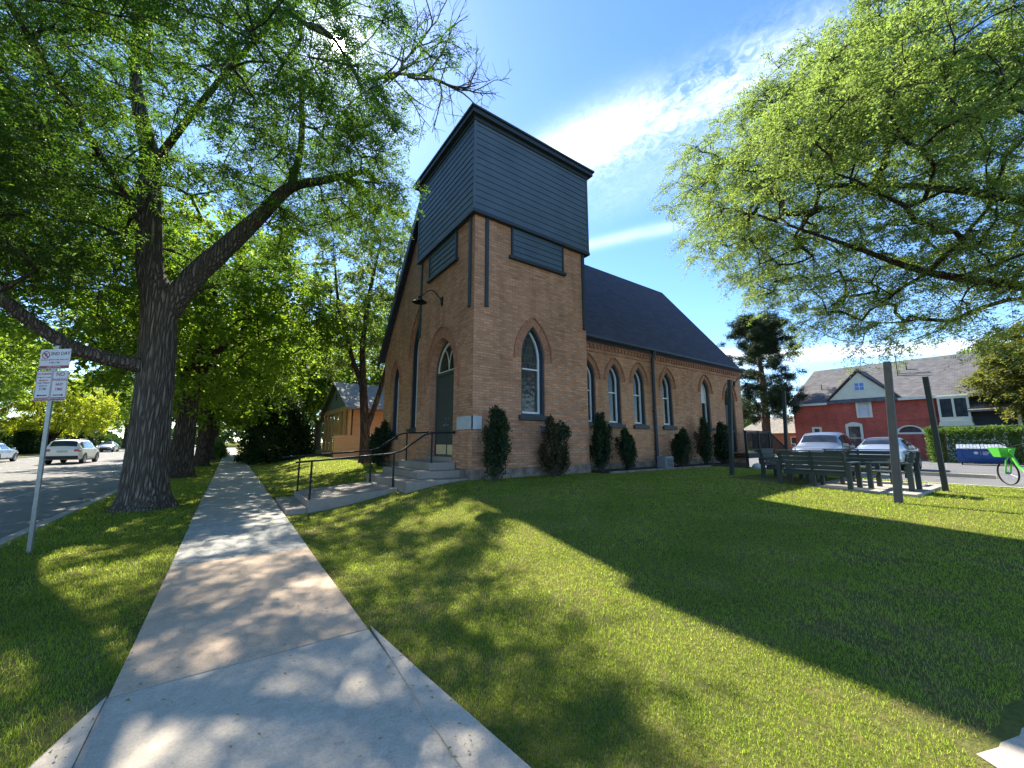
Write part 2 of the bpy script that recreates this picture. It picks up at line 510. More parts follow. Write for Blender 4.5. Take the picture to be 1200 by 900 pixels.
# ------------------------------------------------------------------ mesh helpers
class MB:
    def __init__(s):
        s.v, s.f, s.mi, s.uv = [], [], [], []

    def add(s, vs, fs, mi=0, uvs=None):
        o = len(s.v)
        s.v.extend([tuple(map(float, p)) for p in vs])
        for k, f in enumerate(fs):
            s.f.append(tuple(i + o for i in f))
            s.mi.append(mi)
            s.uv.append([uvs[i] for i in f] if uvs is not None else None)

    def box(s, x0, x1, y0, y1, z0, z1, mi=0):
        vs = [(x, y, z) for z in (z0, z1) for (x, y) in ((x0, y0), (x1, y0), (x1, y1), (x0, y1))]
        s.add(vs, [(3, 2, 1, 0), (4, 5, 6, 7), (0, 1, 5, 4), (1, 2, 6, 5), (2, 3, 7, 6), (3, 0, 4, 7)], mi)

    def beam(s, p, q, w, h, up=(0, 0, 1), mi=0):
        p, q, up = Vector(p), Vector(q), Vector(up)
        d = (q - p).normalized()
        a = d.cross(up)
        if a.length < 1e-5:
            a = d.cross(Vector((1, 0, 0)))
        a.normalize()
        b = a.cross(d)
        vs = [c + a * (sx * w / 2) + b * (sy * h / 2) for c in (p, q) for sx, sy in ((-1, -1), (1, -1), (1, 1), (-1, 1))]
        s.add(vs, [(3, 2, 1, 0), (4, 5, 6, 7), (0, 1, 5, 4), (1, 2, 6, 5), (2, 3, 7, 6), (3, 0, 4, 7)], mi)

    def tube(s, pts, rs, n=8, mi=0, cap=True, squash=None):
        pts = [Vector(p) for p in pts]
        if isinstance(rs, (int, float)):
            rs = [rs] * len(pts)
        vs, fs = [], []
        a = None
        for i, p in enumerate(pts):
            d = (pts[min(i + 1, len(pts) - 1)] - pts[max(i - 1, 0)])
            if d.length < 1e-9:
                d = Vector((0, 0, 1))
            d.normalize()
            if a is None:
                a = d.cross(Vector((0.3, 0.9, 0.2)))
                if a.length < 1e-3:
                    a = d.cross(Vector((1, 0, 0)))
            a = (a - d * a.dot(d))
            a.normalize()
            b = d.cross(a)
            for k in range(n):
                th = 2 * math.pi * k / n
                rr = rs[i] * (squash(k, i) if squash else 1.0)
                vs.append(p + (a * math.cos(th) + b * math.sin(th)) * rr)
            if i:
                o = (i - 1) * n
                for k in range(n):
                    k2 = (k + 1) % n
                    fs.append((o + k, o + k2, o + n + k2, o + n + k))
        if cap:
            fs.append(tuple(range(n - 1, -1, -1)))
            fs.append(tuple(range((len(pts) - 1) * n, len(pts) * n)))
        s.add(vs, fs, mi)

    def lathe(s, prof, c=(0, 0, 0), axis='z', n=20, mi=0, caps=True):
        vs, fs = [], []
        for r, h in prof:
            for k in range(n):
                th = 2 * math.pi * k / n
                a, b = r * math.cos(th), r * math.sin(th)
                p = {'z': (a, b, h), 'x': (h, a, b), 'y': (b, h, a)}[axis]
                vs.append((p[0] + c[0], p[1] + c[1], p[2] + c[2]))
        for i in range(len(prof) - 1):
            for k in range(n):
                k2 = (k + 1) % n
                fs.append((i * n + k, i * n + k2, (i + 1) * n + k2, (i + 1) * n + k))
        if caps:
            fs.append(tuple(range(n - 1, -1, -1)))
            fs.append(tuple(range((len(prof) - 1) * n, len(prof) * n)))
        s.add(vs, fs, mi)

    def prism(s, poly, o, u, v, n, d, mi=0):
        """Polygon (2D) in the plane o+u,v extruded by d along n."""
        o, u, v, n = Vector(o), Vector(u), Vector(v), Vector(n)
        k = len(poly)
        a = [o + u * p[0] + v * p[1] for p in poly]
        b = [p + n * d for p in a]
        tri = tessellate_polygon([[Vector((p[0], p[1], 0)) for p in poly]])
        fs = [tuple(t) for t in tri] + [tuple(i + k for i in reversed(t)) for t in tri]
        fs += [(i, (i + 1) % k, (i + 1) % k + k, i + k) for i in range(k)]
        s.add(a + b, fs, mi)

    def ring(s, outer, inner, o, u, v, n, d, mi=0, closed=True, uvscale=False):
        """Band between two equally long outlines, extruded by d along n."""
        o, u, v, n = Vector(o), Vector(u), Vector(v), Vector(n)
        k = len(outer)
        P = lambda p, t: o + u * p[0] + v * p[1] + n * t
        vs = [P(p, 0) for p in outer] + [P(p, 0) for p in inner] + [P(p, d) for p in outer] + [P(p, d) for p in inner]
        m = k if closed else k - 1
        fs, uvs = [], None
        for i in range(m):
            j = (i + 1) % k
            fs += [(i + 2 * k, j + 2 * k, j + 3 * k, i + 3 * k), (i, j, j + 2 * k, i + 2 * k), (i + k, i + 3 * k, j + 3 * k, j + k), (i, i + k, j + k, j)]
        if not closed:
            fs += [(0, 2 * k, 3 * k, k), (k - 1, 2 * k - 1, 4 * k - 1, 3 * k - 1)]
        if uvscale:
            acc, L = 0.0, [0.0]
            for i in range(1, k):
                acc += math.dist(outer[i], outer[i - 1])
                L.append(acc)
            wd = [math.dist(outer[i], inner[i]) for i in range(k)]
            uvs = [(0, x) for x in L] + [(wd[i], L[i]) for i in range(k)]
            uvs = uvs + uvs
        s.add(vs, fs, mi, uvs)

    def wall(s, outer, holes, o, u, v, n, depth, mi=0, mr=None):
        """Flat wall with openings; reveals run inward (against n) by depth."""
        o, u, v, n = Vector(o), Vector(u), Vector(v), Vector(n)
        loops = [outer] + holes
        tri = tessellate_polygon([[Vector((p[0], p[1], 0)) for p in lp] for lp in loops])
        flat = [p for lp in loops for p in lp]
        vs = [o + u * p[0] + v * p[1] for p in flat]
        fs = []
        for t in tri:
            a, b, c = (vs[i] for i in t)
            fs.append(tuple(t) if (b - a).cross(c - a).dot(n) > 0 else tuple(reversed(t)))
        s.add(vs, fs, mi)
        for h in holes:
            k = len(h)
            a = [o + u * p[0] + v * p[1] for p in h]
            b = [p - n * depth for p in a]
            s.add(a + b, [(i, i + k, (i + 1) % k + k, (i + 1) % k) for i in range(k)], mi if mr is None else mr)

    def build(s, name, mats, parent=None, root=(0, 0, 0), smooth=None, bevel=0.0, uv=False, kind=None, label=None):
        me = bpy.data.meshes.new(name)
        r = np.array(root, float)
        V = np.array(s.v, float) - r
        me.from_pydata(V.tolist(), [], s.f)
        if not isinstance(mats, (list, tuple)):
            mats = [mats]
        for m in mats:
            me.materials.append(m)
        me.polygons.foreach_set('material_index', s.mi)
        if uv:
            lay = me.uv_layers.new(name='UVMap')
            W = np.array(s.v, float)
            for p in me.polygons:
                q = s.uv[p.index]
                nn = p.normal
                for k, li in enumerate(p.loop_indices):
                    if q is not None:
                        lay.data[li].uv = q[k]
                        continue
                    w = W[me.loops[li].vertex_index]
                    ax, ay, az = abs(nn.x), abs(nn.y), abs(nn.z)
                    if az > 0.8:
                        lay.data[li].uv = (w[0], w[1])
                    elif az > 0.2:
                        # sloping: along the horizontal axis, up the slope
                        sl = math.sqrt(max(1e-6, 1 - az * az))
                        lay.data[li].uv = (w[0] if ay > ax else w[1], w[2] / sl)
                    elif ax > ay:
                        lay.data[li].uv = (w[1] + 0.1, w[2])
                    else:
                        lay.data[li].uv = (w[0], w[2])
        if smooth is not None:
            me.shade_smooth()
            me.set_sharp_from_angle(angle=R(smooth))
        me.update()
        ob = bpy.data.objects.new(name, me)
        C.objects.link(ob)
        if parent is not None:
            ob.parent = parent
        else:
            ob.location = root
        if bevel:
            bv = ob.modifiers.new('edge', 'BEVEL')
            bv.width = bevel
            bv.segments = 2
            bv.limit_method = 'ANGLE'
        if kind:
            ob['kind'] = kind
        if label:
            ob['label'] = label
        return ob


def fast_mesh(name, V, F, mats, parent=None, tone=None, mi=None, smooth=False):
    V = np.ascontiguousarray(V, np.float32)
    F = np.ascontiguousarray(F, np.int32)
    me = bpy.data.meshes.new(name)
    me.vertices.add(len(V))
    me.vertices.foreach_set('co', V.ravel())
    me.loops.add(F.size)
    me.loops.foreach_set('vertex_index', F.ravel())
    me.polygons.add(len(F))
    k = F.shape[1]
    me.polygons.foreach_set('loop_start', np.arange(0, F.size, k, dtype=np.int32))
    me.polygons.foreach_set('loop_total', np.full(len(F), k, np.int32))
    for m in (mats if isinstance(mats, (list, tuple)) else [mats]):
        me.materials.append(m)
    if mi is not None:
        me.polygons.foreach_set('material_index', np.ascontiguousarray(mi, np.int32))
    if tone is not None:
        a = me.attributes.new('tone', 'FLOAT', 'POINT')
        a.data.foreach_set('value', np.ascontiguousarray(tone, np.float32))
    if smooth:
        me.polygons.foreach_set('use_smooth', np.ones(len(F), bool))
    me.update(calc_edges=True)
    ob = bpy.data.objects.new(name, me)
    C.objects.link(ob)
    if parent is not None:
        ob.parent = parent
    return ob


def thing(name, label, cat, loc=(0, 0, 0), rz=0.0, group=None):
    o = bpy.data.objects.new(name, None)
    o.empty_display_size = 0.2
    C.objects.link(o)
    o.location = loc
    o.rotation_euler = (0, 0, rz)
    o['label'], o['category'] = label, cat
    if group:
        o['group'] = group
    return o


def tag(o, label, cat, group=None, kind=None):
    o['label'], o['category'] = label, cat
    if group:
        o['group'] = group
    if kind:
        o['kind'] = kind
    return o


def dup(src, loc, rz, label, scale=None, group=None):
    r = src.copy()
    C.objects.link(r)
    r.location = loc
    r.rotation_euler = (0, 0, rz)
    if scale is not None:
        r.scale = (scale,) * 3 if isinstance(scale, (int, float)) else scale
    r['label'] = label
    if group:
        r['group'] = group
    for ch in src.children:
        c = ch.copy()
        C.objects.link(c)
        c.parent = r
        for g in ch.children:
            d = g.copy()
            C.objects.link(d)
            d.parent = c
    return r


X, Y, Z = Vector((1, 0, 0)), Vector((0, 1, 0)), Vector((0, 0, 1))


def arch(w, z0, zs, zt, n=10):
    """Pointed arch outline (counter-clockwise), half width w, sill z0, spring zs, apex zt."""
    h = zt - zs
    a = max((h * h - w * w) / (2 * w), 0.0)
    r = w + a
    pts = [(-w, z0), (w, z0)]
    t1 = math.atan2(h, a) if a > 0 else math.pi / 2
    right = [(-a + r * math.cos(t), zs + (h / (r * math.sin(t1))) * r * math.sin(t)) for t in np.linspace(0, t1, n)]
    right[-1] = (0.0, zt)
    left = [(-x, z) for x, z in reversed(right[:-1])]
    return pts + right + left


def arch_top(w, zs, zt, n=12, leg=0.0):
    full = arch(w, zs - leg, zs, zt, n)
    return full[1:] + [full[0]]          # open outline: right leg, over the top, left leg


# ------------------------------------------------------------------ ground heights
def S(t):
    t = np.clip(t, 0, 1)
    return t * t * (3 - 2 * t)


def base_z(y):
    return 0.0025 * np.maximum(np.asarray(y, float) - 6, 0)


def lawn_z(x, y):
    x, y = np.asarray(x, float), np.asarray(y, float)
    zx = S((x - 1.2) / 10.0)
    zy = S((y - 0.2) / 8.4)
    z = 0.36 * zx * (1 - zy) + 0.55 * zy * S((x - 1.1) / 4.0)
    z = np.where(y < 0.2, 0.36 * zx * S((x - 3) / 6), z)
    lot = 0.30 - 0.16 * S((x - 18) / 18)
    k = S((x - 15.6) / 1.4)
    far = np.where(x > 15, z * (1 - k) + lot * k, z)
    return np.where(x < 1.12, base_z(y), np.maximum(far, np.where(x < 6, base_z(y), -1)))


# ------------------------------------------------------------------ ground, street, pavements
def axis(lims):
    out = []
    for a, b, st in lims:
        out += list(np.arange(a, b, st))
    return np.array(out + [lims[-1][1]])


gx = axis([(-600, -60, 60), (-60, -16, 4), (-16, 1.0, 0.5), (1.0, 6, 0.25), (6, 20, 0.5), (20, 60, 4), (60, 600, 60)])
gy = axis([(-300, -20, 40), (-20, -2, 1.5), (-2, 14, 0.35), (14, 40, 1.5), (40, 120, 8), (120, 840, 80)])
GX, GY = np.meshgrid(gx, gy)
GZ = lawn_z(GX, GY)
GZ = np.where(GX < -2.6, base_z(GY) - 0.25, GZ)
GZ = np.where(GX < -15.8, base_z(GY) + 0.02, GZ)
GZ -= 0.012
GZ = np.where((GX > 16.9) & (GX < 45), GZ - 0.06, GZ)
nx, ny = len(gx), len(gy)
ii = np.arange(nx * ny).reshape(ny, nx)
GF = np.stack([ii[:-1, :-1], ii[:-1, 1:], ii[1:, 1:], ii[1:, :-1]], -1).reshape(-1, 4)


def groundmat():
    m, t, b = newmat('turf_and_soil')
    v = coords(t, 'Object')
    n = noise(t, v, 1.2, 6, 0.65)
    f = noise(t, v, 26, 5, 0.75)
    col = ramp(t, n, [(0.3, (0.10, 0.125, 0.035)), (0.58, (0.16, 0.155, 0.055)), (0.75, (0.24, 0.19, 0.09))])
    col = mixc(t, 0.7, col, ramp(t, f, [(0.3, (0.45, 0.45, 0.45)), (0.7, (1.4, 1.35, 1.2))]), 'MULTIPLY')
    t.links.new(col, b.inputs['Base Color'])
    b.inputs['Roughness'].default_value = 1.0
    b.inputs['Specular IOR Level'].default_value = 0.0
    bump(t, b, f, 0.8, 0.03)
    return m


g = fast_mesh('ground', np.stack([GX, GY, GZ], -1).reshape(-1, 3), GF, groundmat(), smooth=True)
g['kind'] = 'structure'


def strip(name, x0, x1, ys, dz, mat, mb=None):
    m = mb or MB()
    for a, b in zip(ys[:-1], ys[1:]):
        za, zb = float(base_z(a)) + dz, float(base_z(b)) + dz
        m.add([(x0, a, za), (x1, a, za), (x1, b, zb), (x0, b, zb)], [(0, 1, 2, 3)])
    return m


ysr = [-40, 6] + list(range(12, 420, 8))
o = strip('street', -15.6, -2.78, ysr, -0.12, None).build('street', ASPH, kind='structure')
m = MB()
for a, b in zip(ysr[:-1], ysr[1:]):
    for x0, x1 in ((-2.78, -2.62), (-15.76, -15.6)):
        za, zb = float(base_z(a)) + 0.0, float(base_z(b)) + 0.0
        vs = [(x0, a, za - .3), (x1, a, za - .3), (x1, a, za), (x0, a, za), (x0, b, zb - .3), (x1, b, zb - .3), (x1, b, zb), (x0, b, zb)]
        m.add(vs, [(3, 2, 6, 7), (0, 4, 7, 3), (1, 2, 6, 5)] if True else [])
m.build('kerb', CONC_D, kind='structure')
PAINT = plain('worn_white_road_paint', (0.40, 0.40, 0.38), (0.24, 0.24, 0.23), 0.8, 9)
m = strip('', -5.02, -4.92, [10, 14, 20, 30, 42, 60, 90], -0.116, None)
m = strip('', -9.3, -9.2, [20, 30, 42, 60, 90, 140], -0.116, None, m)
m.build('road_marking', PAINT, kind='structure')

# pavement slabs along the street: gaps between the slabs are real grooves
m = MB()
SX0, SX1 = -0.46, 1.04
ycuts = [-3.0, 3.44, 6.45, 9.3, 11.9] + [11.9 + 1.55 * k for k in range(1, 60)]
for k, (a, b) in enumerate(zip(ycuts[:-1], ycuts[1:])):
    mi = 0 if k == 0 else 1 if k == 1 else 2 if k == 2 else (3 if (k * 7) % 5 else 2)
    gpp = 0.006
    dz = 0.02 + 0.006 * ((k * 5) % 3 - 1) * (k > 3)
    x0, x1 = SX0 + random.uniform(-.012, .012), SX1 + random.uniform(-.012, .012)
    za, zb = float(base_z(a)) + dz, float(base_z(b)) + dz
    ya, yb = a + gpp, b - gpp
    vs = [(x0, ya, za), (x1, ya, za), (x1, yb, zb), (x0, yb, zb)]
    m.add(vs + [(p[0], p[1], p[2] - .1) for p in vs], [(0, 1, 2, 3), (0, 4, 5, 1), (1, 5, 6, 2), (2, 6, 7, 3), (3, 7, 4, 0)], mi)
sw = m.build('sidewalk', [CONC_A, CONC_B, CONC_C, CONC_D], kind='structure', bevel=0.006)
# flared wings of the corner slab
m = MB()
for pts in ([(1.05, 3.43), (0.985, 1.9), (0.96, -1.0), (1.25, -1.0), (1.24, 1.6), (1.13, 2.6)], [(-0.475, 3.42), (-0.64, 2.9), (-0.72, 1.5), (-0.72, -1), (-0.475, -1)]):
    pts = [(p[0] + (0.004 if p[0] > 0 else .008), p[1]) for p in pts]
    m.prism(pts, (0, 0, -0.08), X, Y, Z, 0.108)
m.build('sidewalk_flare', CONC_A, kind='structure', bevel=0.006)
m = MB()
m.prism([(2.9, -2.2), (40, -2.2), (40, -0.1), (5.5, -0.02), (3.75, 0.26), (3.05, 0.44), (2.75, 0.0)], (0, 0, -0.08), X, Y, Z, 0.10)
m.build('cross_sidewalk', CONC_A, kind='structure', bevel=0.006)

# parking lot, its edge, wheel stops
m = MB()
lx = [16.9, 18, 20, 24, 30, 36, 45]
lz = [float(lawn_z(x, 2)) for x in lx]
for i in range(len(lx) - 1):
    m.add([(lx[i], -30, lz[i]), (lx[i + 1], -30, lz[i + 1]), (lx[i + 1], 30, lz[i + 1]), (lx[i], 30, lz[i])], [(0, 1, 2, 3)])
m.build('parking_lot', ASPH2, kind='structure')
m = MB()
m.box(16.72, 16.9, -30, 6.2, 0.05, 0.335)
m.build('lot_kerb', CONC_D, kind='structure', bevel=0.01)

# walkway from the pavement to the tower steps
m = MB()
m.box(1.06, 1.45, 9.55, 11.75, -.1, 0.12)
m.build('walkway_step', CONC_E, kind='structure', bevel=0.012)
m = MB()
vs = [(1.452, 9.55, .26), (3.4, 9.55, .40), (3.4, 11.75, .40), (1.452, 11.75, .26)]
m.add(vs + [(p[0], p[1], p[2] - .5) for p in vs], [(0, 1, 2, 3), (0, 4, 5, 1), (1, 5, 6, 2), (2, 6, 7, 3), (3, 7, 4, 0)])
m.build('walkway', CONC_E, kind='structure', bevel=0.012)
m = MB()
m.box(11.62, 14.9, 1.95, 5.75, -.1, 0.43)
m.build('patio_slab', CONC_D, kind='structure', bevel=0.012)
MULCH = plain('dark_bark_mulch', (0.05, 0.034, 0.024), (0.025, 0.018, 0.013), 1.0, 30, 1.0, 60)
m = MB()
m.prism([(9.4, 8.35), (19.0, 8.45), (19.0, 9.45), (9.4, 9.45)], (0, 0, 0.2), X, Y, Z, 0.365)
m.build('mulch_bed', MULCH, kind='structure')
m = MB()
m.box(9.6, 15.5, 8.27, 8.35, 0.3, 0.60)
tag(m.build('bed_edging', STONE, bevel=0.01), 'low stone edging along the mulch bed at the church wall', 'edging')

# ------------------------------------------------------------------ church
TX0, TX1, TY0, TY1 = 5.07, 9.36, 8.91, 12.72       # tower
NX0, NX1, NY0, NY1 = 5.36, 21.0, 9.42, 17.3        # nave
GZ0 = 0.30
NMID = 13.36
EAVE, RIDGE = 5.16, 10.40
church = thing('brick_church', 'tan brick church with a square corner tower clad in dark blue siding', 'church', (TX0, TY0, 0.5))
CR = (TX0, TY0, 0.5)


def part(mb, name, mats, parent=None, **k):
    return mb.build(name, mats, parent or church, CR, **k)


def shift(pts, dx):
    return [(p[0] + dx, p[1]) for p in pts]


# openings: (centre along the wall, half width, sill, spring, apex)
TW = (7.10, 0.44, 2.26, 3.95, 4.92)
NW = [(9.92, .37, 2.14, 3.72, 4.36), (11.30, .35, 2.14, 3.72, 4.36), (12.72, .35, 2.14, 3.72, 4.36), (14.58, .36, 2.14, 3.72, 4.36), (17.55, .37, 2.14, 3.72, 4.36)]
ND = (19.75, .50, 1.0, 3.50, 4.22)
DOOR = (10.85, 0.84, 0.98, 3.62, 4.68)
FW = [(13.42, .66, 1.98, 4.7, 6.2), (15.75, .36, 1.75, 3.9, 4.62)]

# tower brick walls
m = MB()
zt = 7.95
m.wall([(TX0, .75), (TX1, .75), (TX1, zt), (TX0, zt)], [shift(arch(*TW[1:]), TW[0])], (0, TY0, 0), X, Z, -Y, 0.26)
m.wall([(TY0, .75), (TY1, .75), (TY1, zt), (TY0, zt)], [shift(arch(*DOOR[1:]), DOOR[0])], (TX0, 0, 0), Y, Z, -X, 0.32)
m.wall([(TY0, .75), (TY1, .75), (TY1, zt), (TY0, zt)], [], (TX1, 0, 0), Y, Z, X, 0)
m.wall([(TX0, .75), (TX1, .75), (TX1, zt), (TX0, zt)], [], (0, TY1, 0), X, Z, Y, 0)
part(m, 'tower_wall', BRICK_T, uv=True)
# rough stone footing
m = MB()
m.box(TX0 - .03, TX1 + .03, TY0 - .035, TY1, GZ0 - .3, .80)
m.box(NX0 + .02, NX1 + .02, NY0 - .03, NY1, GZ0 - .3, .78)
part(m, 'stone_footing', STONE, bevel=0.02)

# nave walls
m = MB()
gable = [(NY0, .75), (NY1, .75), (NY1, EAVE), (NMID, RIDGE - .1), (NY0, EAVE)]
m.wall(gable, [shift(arch(*q[1:]), q[0]) for q in FW], (NX0, 0, 0), Y, Z, -X, 0.26)
m.wall(gable, [], (NX1, 0, 0), Y, Z, X, 0)
m.wall([(NX0, .75), (NX1, .75), (NX1, EAVE + .1), (NX0, EAVE + .1)], [shift(arch(*q[1:]), q[0]) for q in NW + [ND]], (0, NY0, 0), X, Z, -Y, 0.22)
m.wall([(NX0, .75), (NX1, .75), (NX1, EAVE + .1), (NX0, EAVE + .1)], [], (0, NY1, 0), X, Z, Y, 0)
part(m, 'nave_wall', BRICK_N, uv=True)
# corbel table under the eaves: a row of small brick corbels with a band above
m = MB()
m.box(TX1 + .004, NX1 + .03, NY0 - .06, NY0 - .001, 4.93, 5.06)
m.box(TX1 + .004, NX1 + .02, NY0 - .025, NY0 - .001, 4.66, 4.72)
x = TX1 + .1
while x < NX1 - .05:
    m.box(x, x + .10, NY0 - .052, NY0 - .001, 4.79, 4.929)
    x += .19
part(m, 'corbel_table', BRICK_V, uv=True)

# nave roof: two slabs with overhang
sl = (RIDGE - EAVE) / (NMID - NY0)
m = MB()
OV = .12
for sgn, ye in ((1, NY0 - OV), (-1, NY1 + OV)):
    ze = EAVE + .12 - sl * OV
    zr = RIDGE + .12
    x0, x1 = NX0 - .18, NX1 - .55 + .18
    t = .14
    vs = [(x0, ye, ze), (x1 + .45, ye, ze), (x1 + .1, NMID, zr), (x0, NMID, zr)]
    lo = [(p[0], p[1], p[2] - t) for p in vs]
    f = [(0, 1, 2, 3), (0, 4, 5, 1), (1, 5, 6, 2), (3, 2, 6, 7), (0, 3, 7, 4), (7, 6, 5, 4)]
    if sgn < 0:
        f = [tuple(reversed(q)) for q in f]
    m.add(vs + lo, f)
part(m, 'nave_roof', ROOF_C, uv=True)
m = MB()
m.tube([(TX1 + .02, NY0 - .19, EAVE - .03), (NX1 + .2, NY0 - .19, EAVE - .03)], .055, 8)
m.box(TX1 + .02, NX1 + .15, NY0 - .125, NY0 - .06, EAVE - .10, EAVE - .02)
part(m, 'gutter', DKTRIM)
m = MB()
for sg, ye in ((1, NY0 - .14), (-1, NY1 + .30)):
    p = Vector((NX0 - .21, ye, EAVE - sl * .14))
    q = Vector((NX0 - .21, NMID, RIDGE + .02))
    m.beam(p, q, .06, .42, (1, 0, 0)) if False else m.prism([(p.y, p.z - .25), (p.y, p.z + .13), (q.y, q.z + .15), (q.y, q.z - .28)] if sg > 0 else [(q.y, q.z - .28), (q.y, q.z + .15), (p.y, p.z + .13), (p.y, p.z - .25)], (NX0 - .25, 0, 0), Y, Z, X, .06)
part(m, 'barge_board', DKTRIM)

# tower siding: real lapped boards on the four sides, corner boards, base board
SB, ST = 7.92, 10.74
e = .10
n = 14
m = MB()
hh = (ST - SB) / n
for k in range(n):
    z0, z1 = SB + k * hh, SB + (k + 1) * hh + .02
    lo, hi = e + .022, e + .002
    a = [(TX0 - lo, TY0 - lo), (TX1 + lo, TY0 - lo), (TX1 + lo, TY1 + lo), (TX0 - lo, TY1 + lo)]
    b = [(TX0 - hi, TY0 - hi), (TX1 + hi, TY0 - hi), (TX1 + hi, TY1 + hi), (TX0 - hi, TY1 + hi)]
    c = [(TX0 - e + .02, TY0 - e + .02), (TX1 + e - .02, TY0 - e + .02), (TX1 + e - .02, TY1 + e - .02), (TX0 - e + .02, TY1 + e - .02)]
    vs = [(*p, z0) for p in a] + [(*p, z1) for p in b] + [(*p, z0 + .0) for p in c]
    fs = []
    for i in range(4):
        j = (i + 1) % 4
        fs += [(i, j, j + 4, i + 4), (i + 8, j + 8, j, i)]
    m.add(vs, fs)
m.add([(TX0 - e, TY0 - e, SB + .004), (TX1 + e, TY0 - e, SB + .004), (TX1 + e, TY1 + e, SB + .004), (TX0 - e, TY1 + e, SB + .004)], [(3, 2, 1, 0)])
part(m, 'tower_siding', SIDING)
for cx, cy in ((TX0, TY0), (TX1, TY0), (TX1, TY1), (TX0, TY1)):
    m = MB()
    sx_ = -1 if cx == TX0 else 1
    sy_ = -1 if cy == TY0 else 1
    m.box(min(cx + sx_ * (e + .03), cx + sx_ * (e - .03)), max(cx + sx_ * (e + .03), cx + sx_ * (e - .03)), min(cy + sy_ * (e + .03), cy + sy_ * (e - .03)), max(cy + sy_ * (e + .03), cy + sy_ * (e - .03)), SB - .02, ST)
    part(m, 'corner_board', SIDING)
m = MB()
w = e + .045
for (x0, x1, y0, y1) in ((TX0 - w, TX1 + w, TY0 - w, TY0 - .002), (TX0 - w, TX1 + w, TY1 + .002, TY1 + w), (TX0 - w, TX0 - .002, TY0 - .002, TY1 + .002), (TX1 + .002, TX1 + w, TY0 - .002, TY1 + .002)):
    m.box(x0, x1, y0, y1, SB - .10, SB - .003)
part(m, 'base_board', DKTRIM)
# tower roof: fascia, soffit and flat hipped cap
m = MB()
w = .27
m.box(TX0 - w, TX1 + w, TY0 - w, TY1 + w, ST + .02, ST + .15)
m.box(TX0 - e - .05, TX1 + e + .05, TY0 - e - .05, TY1 + e + .05, ST - .10, ST + .018)
w2 = w + .05
m.add([(TX0 - w2, TY0 - w2, ST + .153), (TX1 + w2, TY0 - w2, ST + .153), (TX1 + w2, TY1 + w2, ST + .153), (TX0 - w2, TY1 + w2, ST + .153),
       (TX0 - w2, TY0 - w2, ST + .21), (TX1 + w2, TY0 - w2, ST + .21), (TX1 + w2, TY1 + w2, ST + .21), (TX0 - w2, TY1 + w2, ST + .21), ((TX0 + TX1) / 2, (TY0 + TY1) / 2, ST + .6)],
      [(3, 2, 1, 0), (0, 1, 5, 4), (1, 2, 6, 5), (2, 3, 7, 6), (3, 0, 4, 7), (4, 5, 8), (5, 6, 8), (6, 7, 8), (7, 4, 8)])
part(m, 'tower_roof', DKTRIM)

# louvred panels below the siding
for (o, u, nrm, c, hw) in (((0, TY0, 0), X, -Y, 7.32, .98), ((TX0, 0, 0), Y, -X, 10.93, .95)):
    o, u, nrm = Vector(o), Vector(u), Vector(nrm)
    m = MB()
    z0, z1 = 6.92, SB - .10
    P = lambda a, z, d: o + u * a + Z * z + nrm * d
    k = 5
    for i in range(k):
        za, zb = z0 + (z1 - z0) * i / k, z0 + (z1 - z0) * (i + 1) / k + .01
        m.add([P(c - hw, za, .055), P(c + hw, za, .055), P(c + hw, zb, .03), P(c - hw, zb, .03), P(c - hw, za, 0), P(c + hw, za, 0)], [(0, 1, 2, 3), (4, 5, 1, 0)])
    lv = part(m, 'louvre_panel', SIDING)
    m = MB()
    for a0, a1, z0_, z1_, d in ((c - hw - .05, c - hw + .002, z0, z1, .075), (c + hw - .002, c + hw + .05, z0, z1, .075), (c - hw - .13, c + hw + .13, z0 - .09, z0 - .001, .11)):
        q0, q1 = P(a0, z0_, 0), P(a1, z1_, d)
        m.box(min(q0.x, q1.x), max(q0.x, q1.x), min(q0.y, q1.y), max(q0.y, q1.y), z0_, z1_)
    m.build('louvre_frame', DKTRIM, lv, CR)

# dark painted strips (conductors) near the tower corners
for (x0, x1, y0, y1, z0, z1) in ((TX0 + .33, TX0 + .43, TY0 - .06, TY0 - .001, 5.22, SB - .10), (TX1 - .16, TX1 - .05, TY0 - .06, TY0 - .001, 5.2, SB - .10),
                                 (TX0 - .06, TX0 - .001, TY0 + .16, TY0 + .26, 5.2, SB - .10), (TX0 - .06, TX0 - .001, TY1 - .15, TY1 - .05, 5.1, SB - .10)):
    m = MB()
    m.box(x0, x1, y0, y1, z0, z1)
    m.box(x0 - .012, x1 + .012, y0 - .012, y1, z0 - .03, z0 - .001) if x1 - x0 > y1 - y0 else m.box(x0 - .012, x1, y0 - .012, y1 + .012, z0 - .03, z0 - .001)
    part(m, 'wall_strip', DKTRIM, bevel=.006)


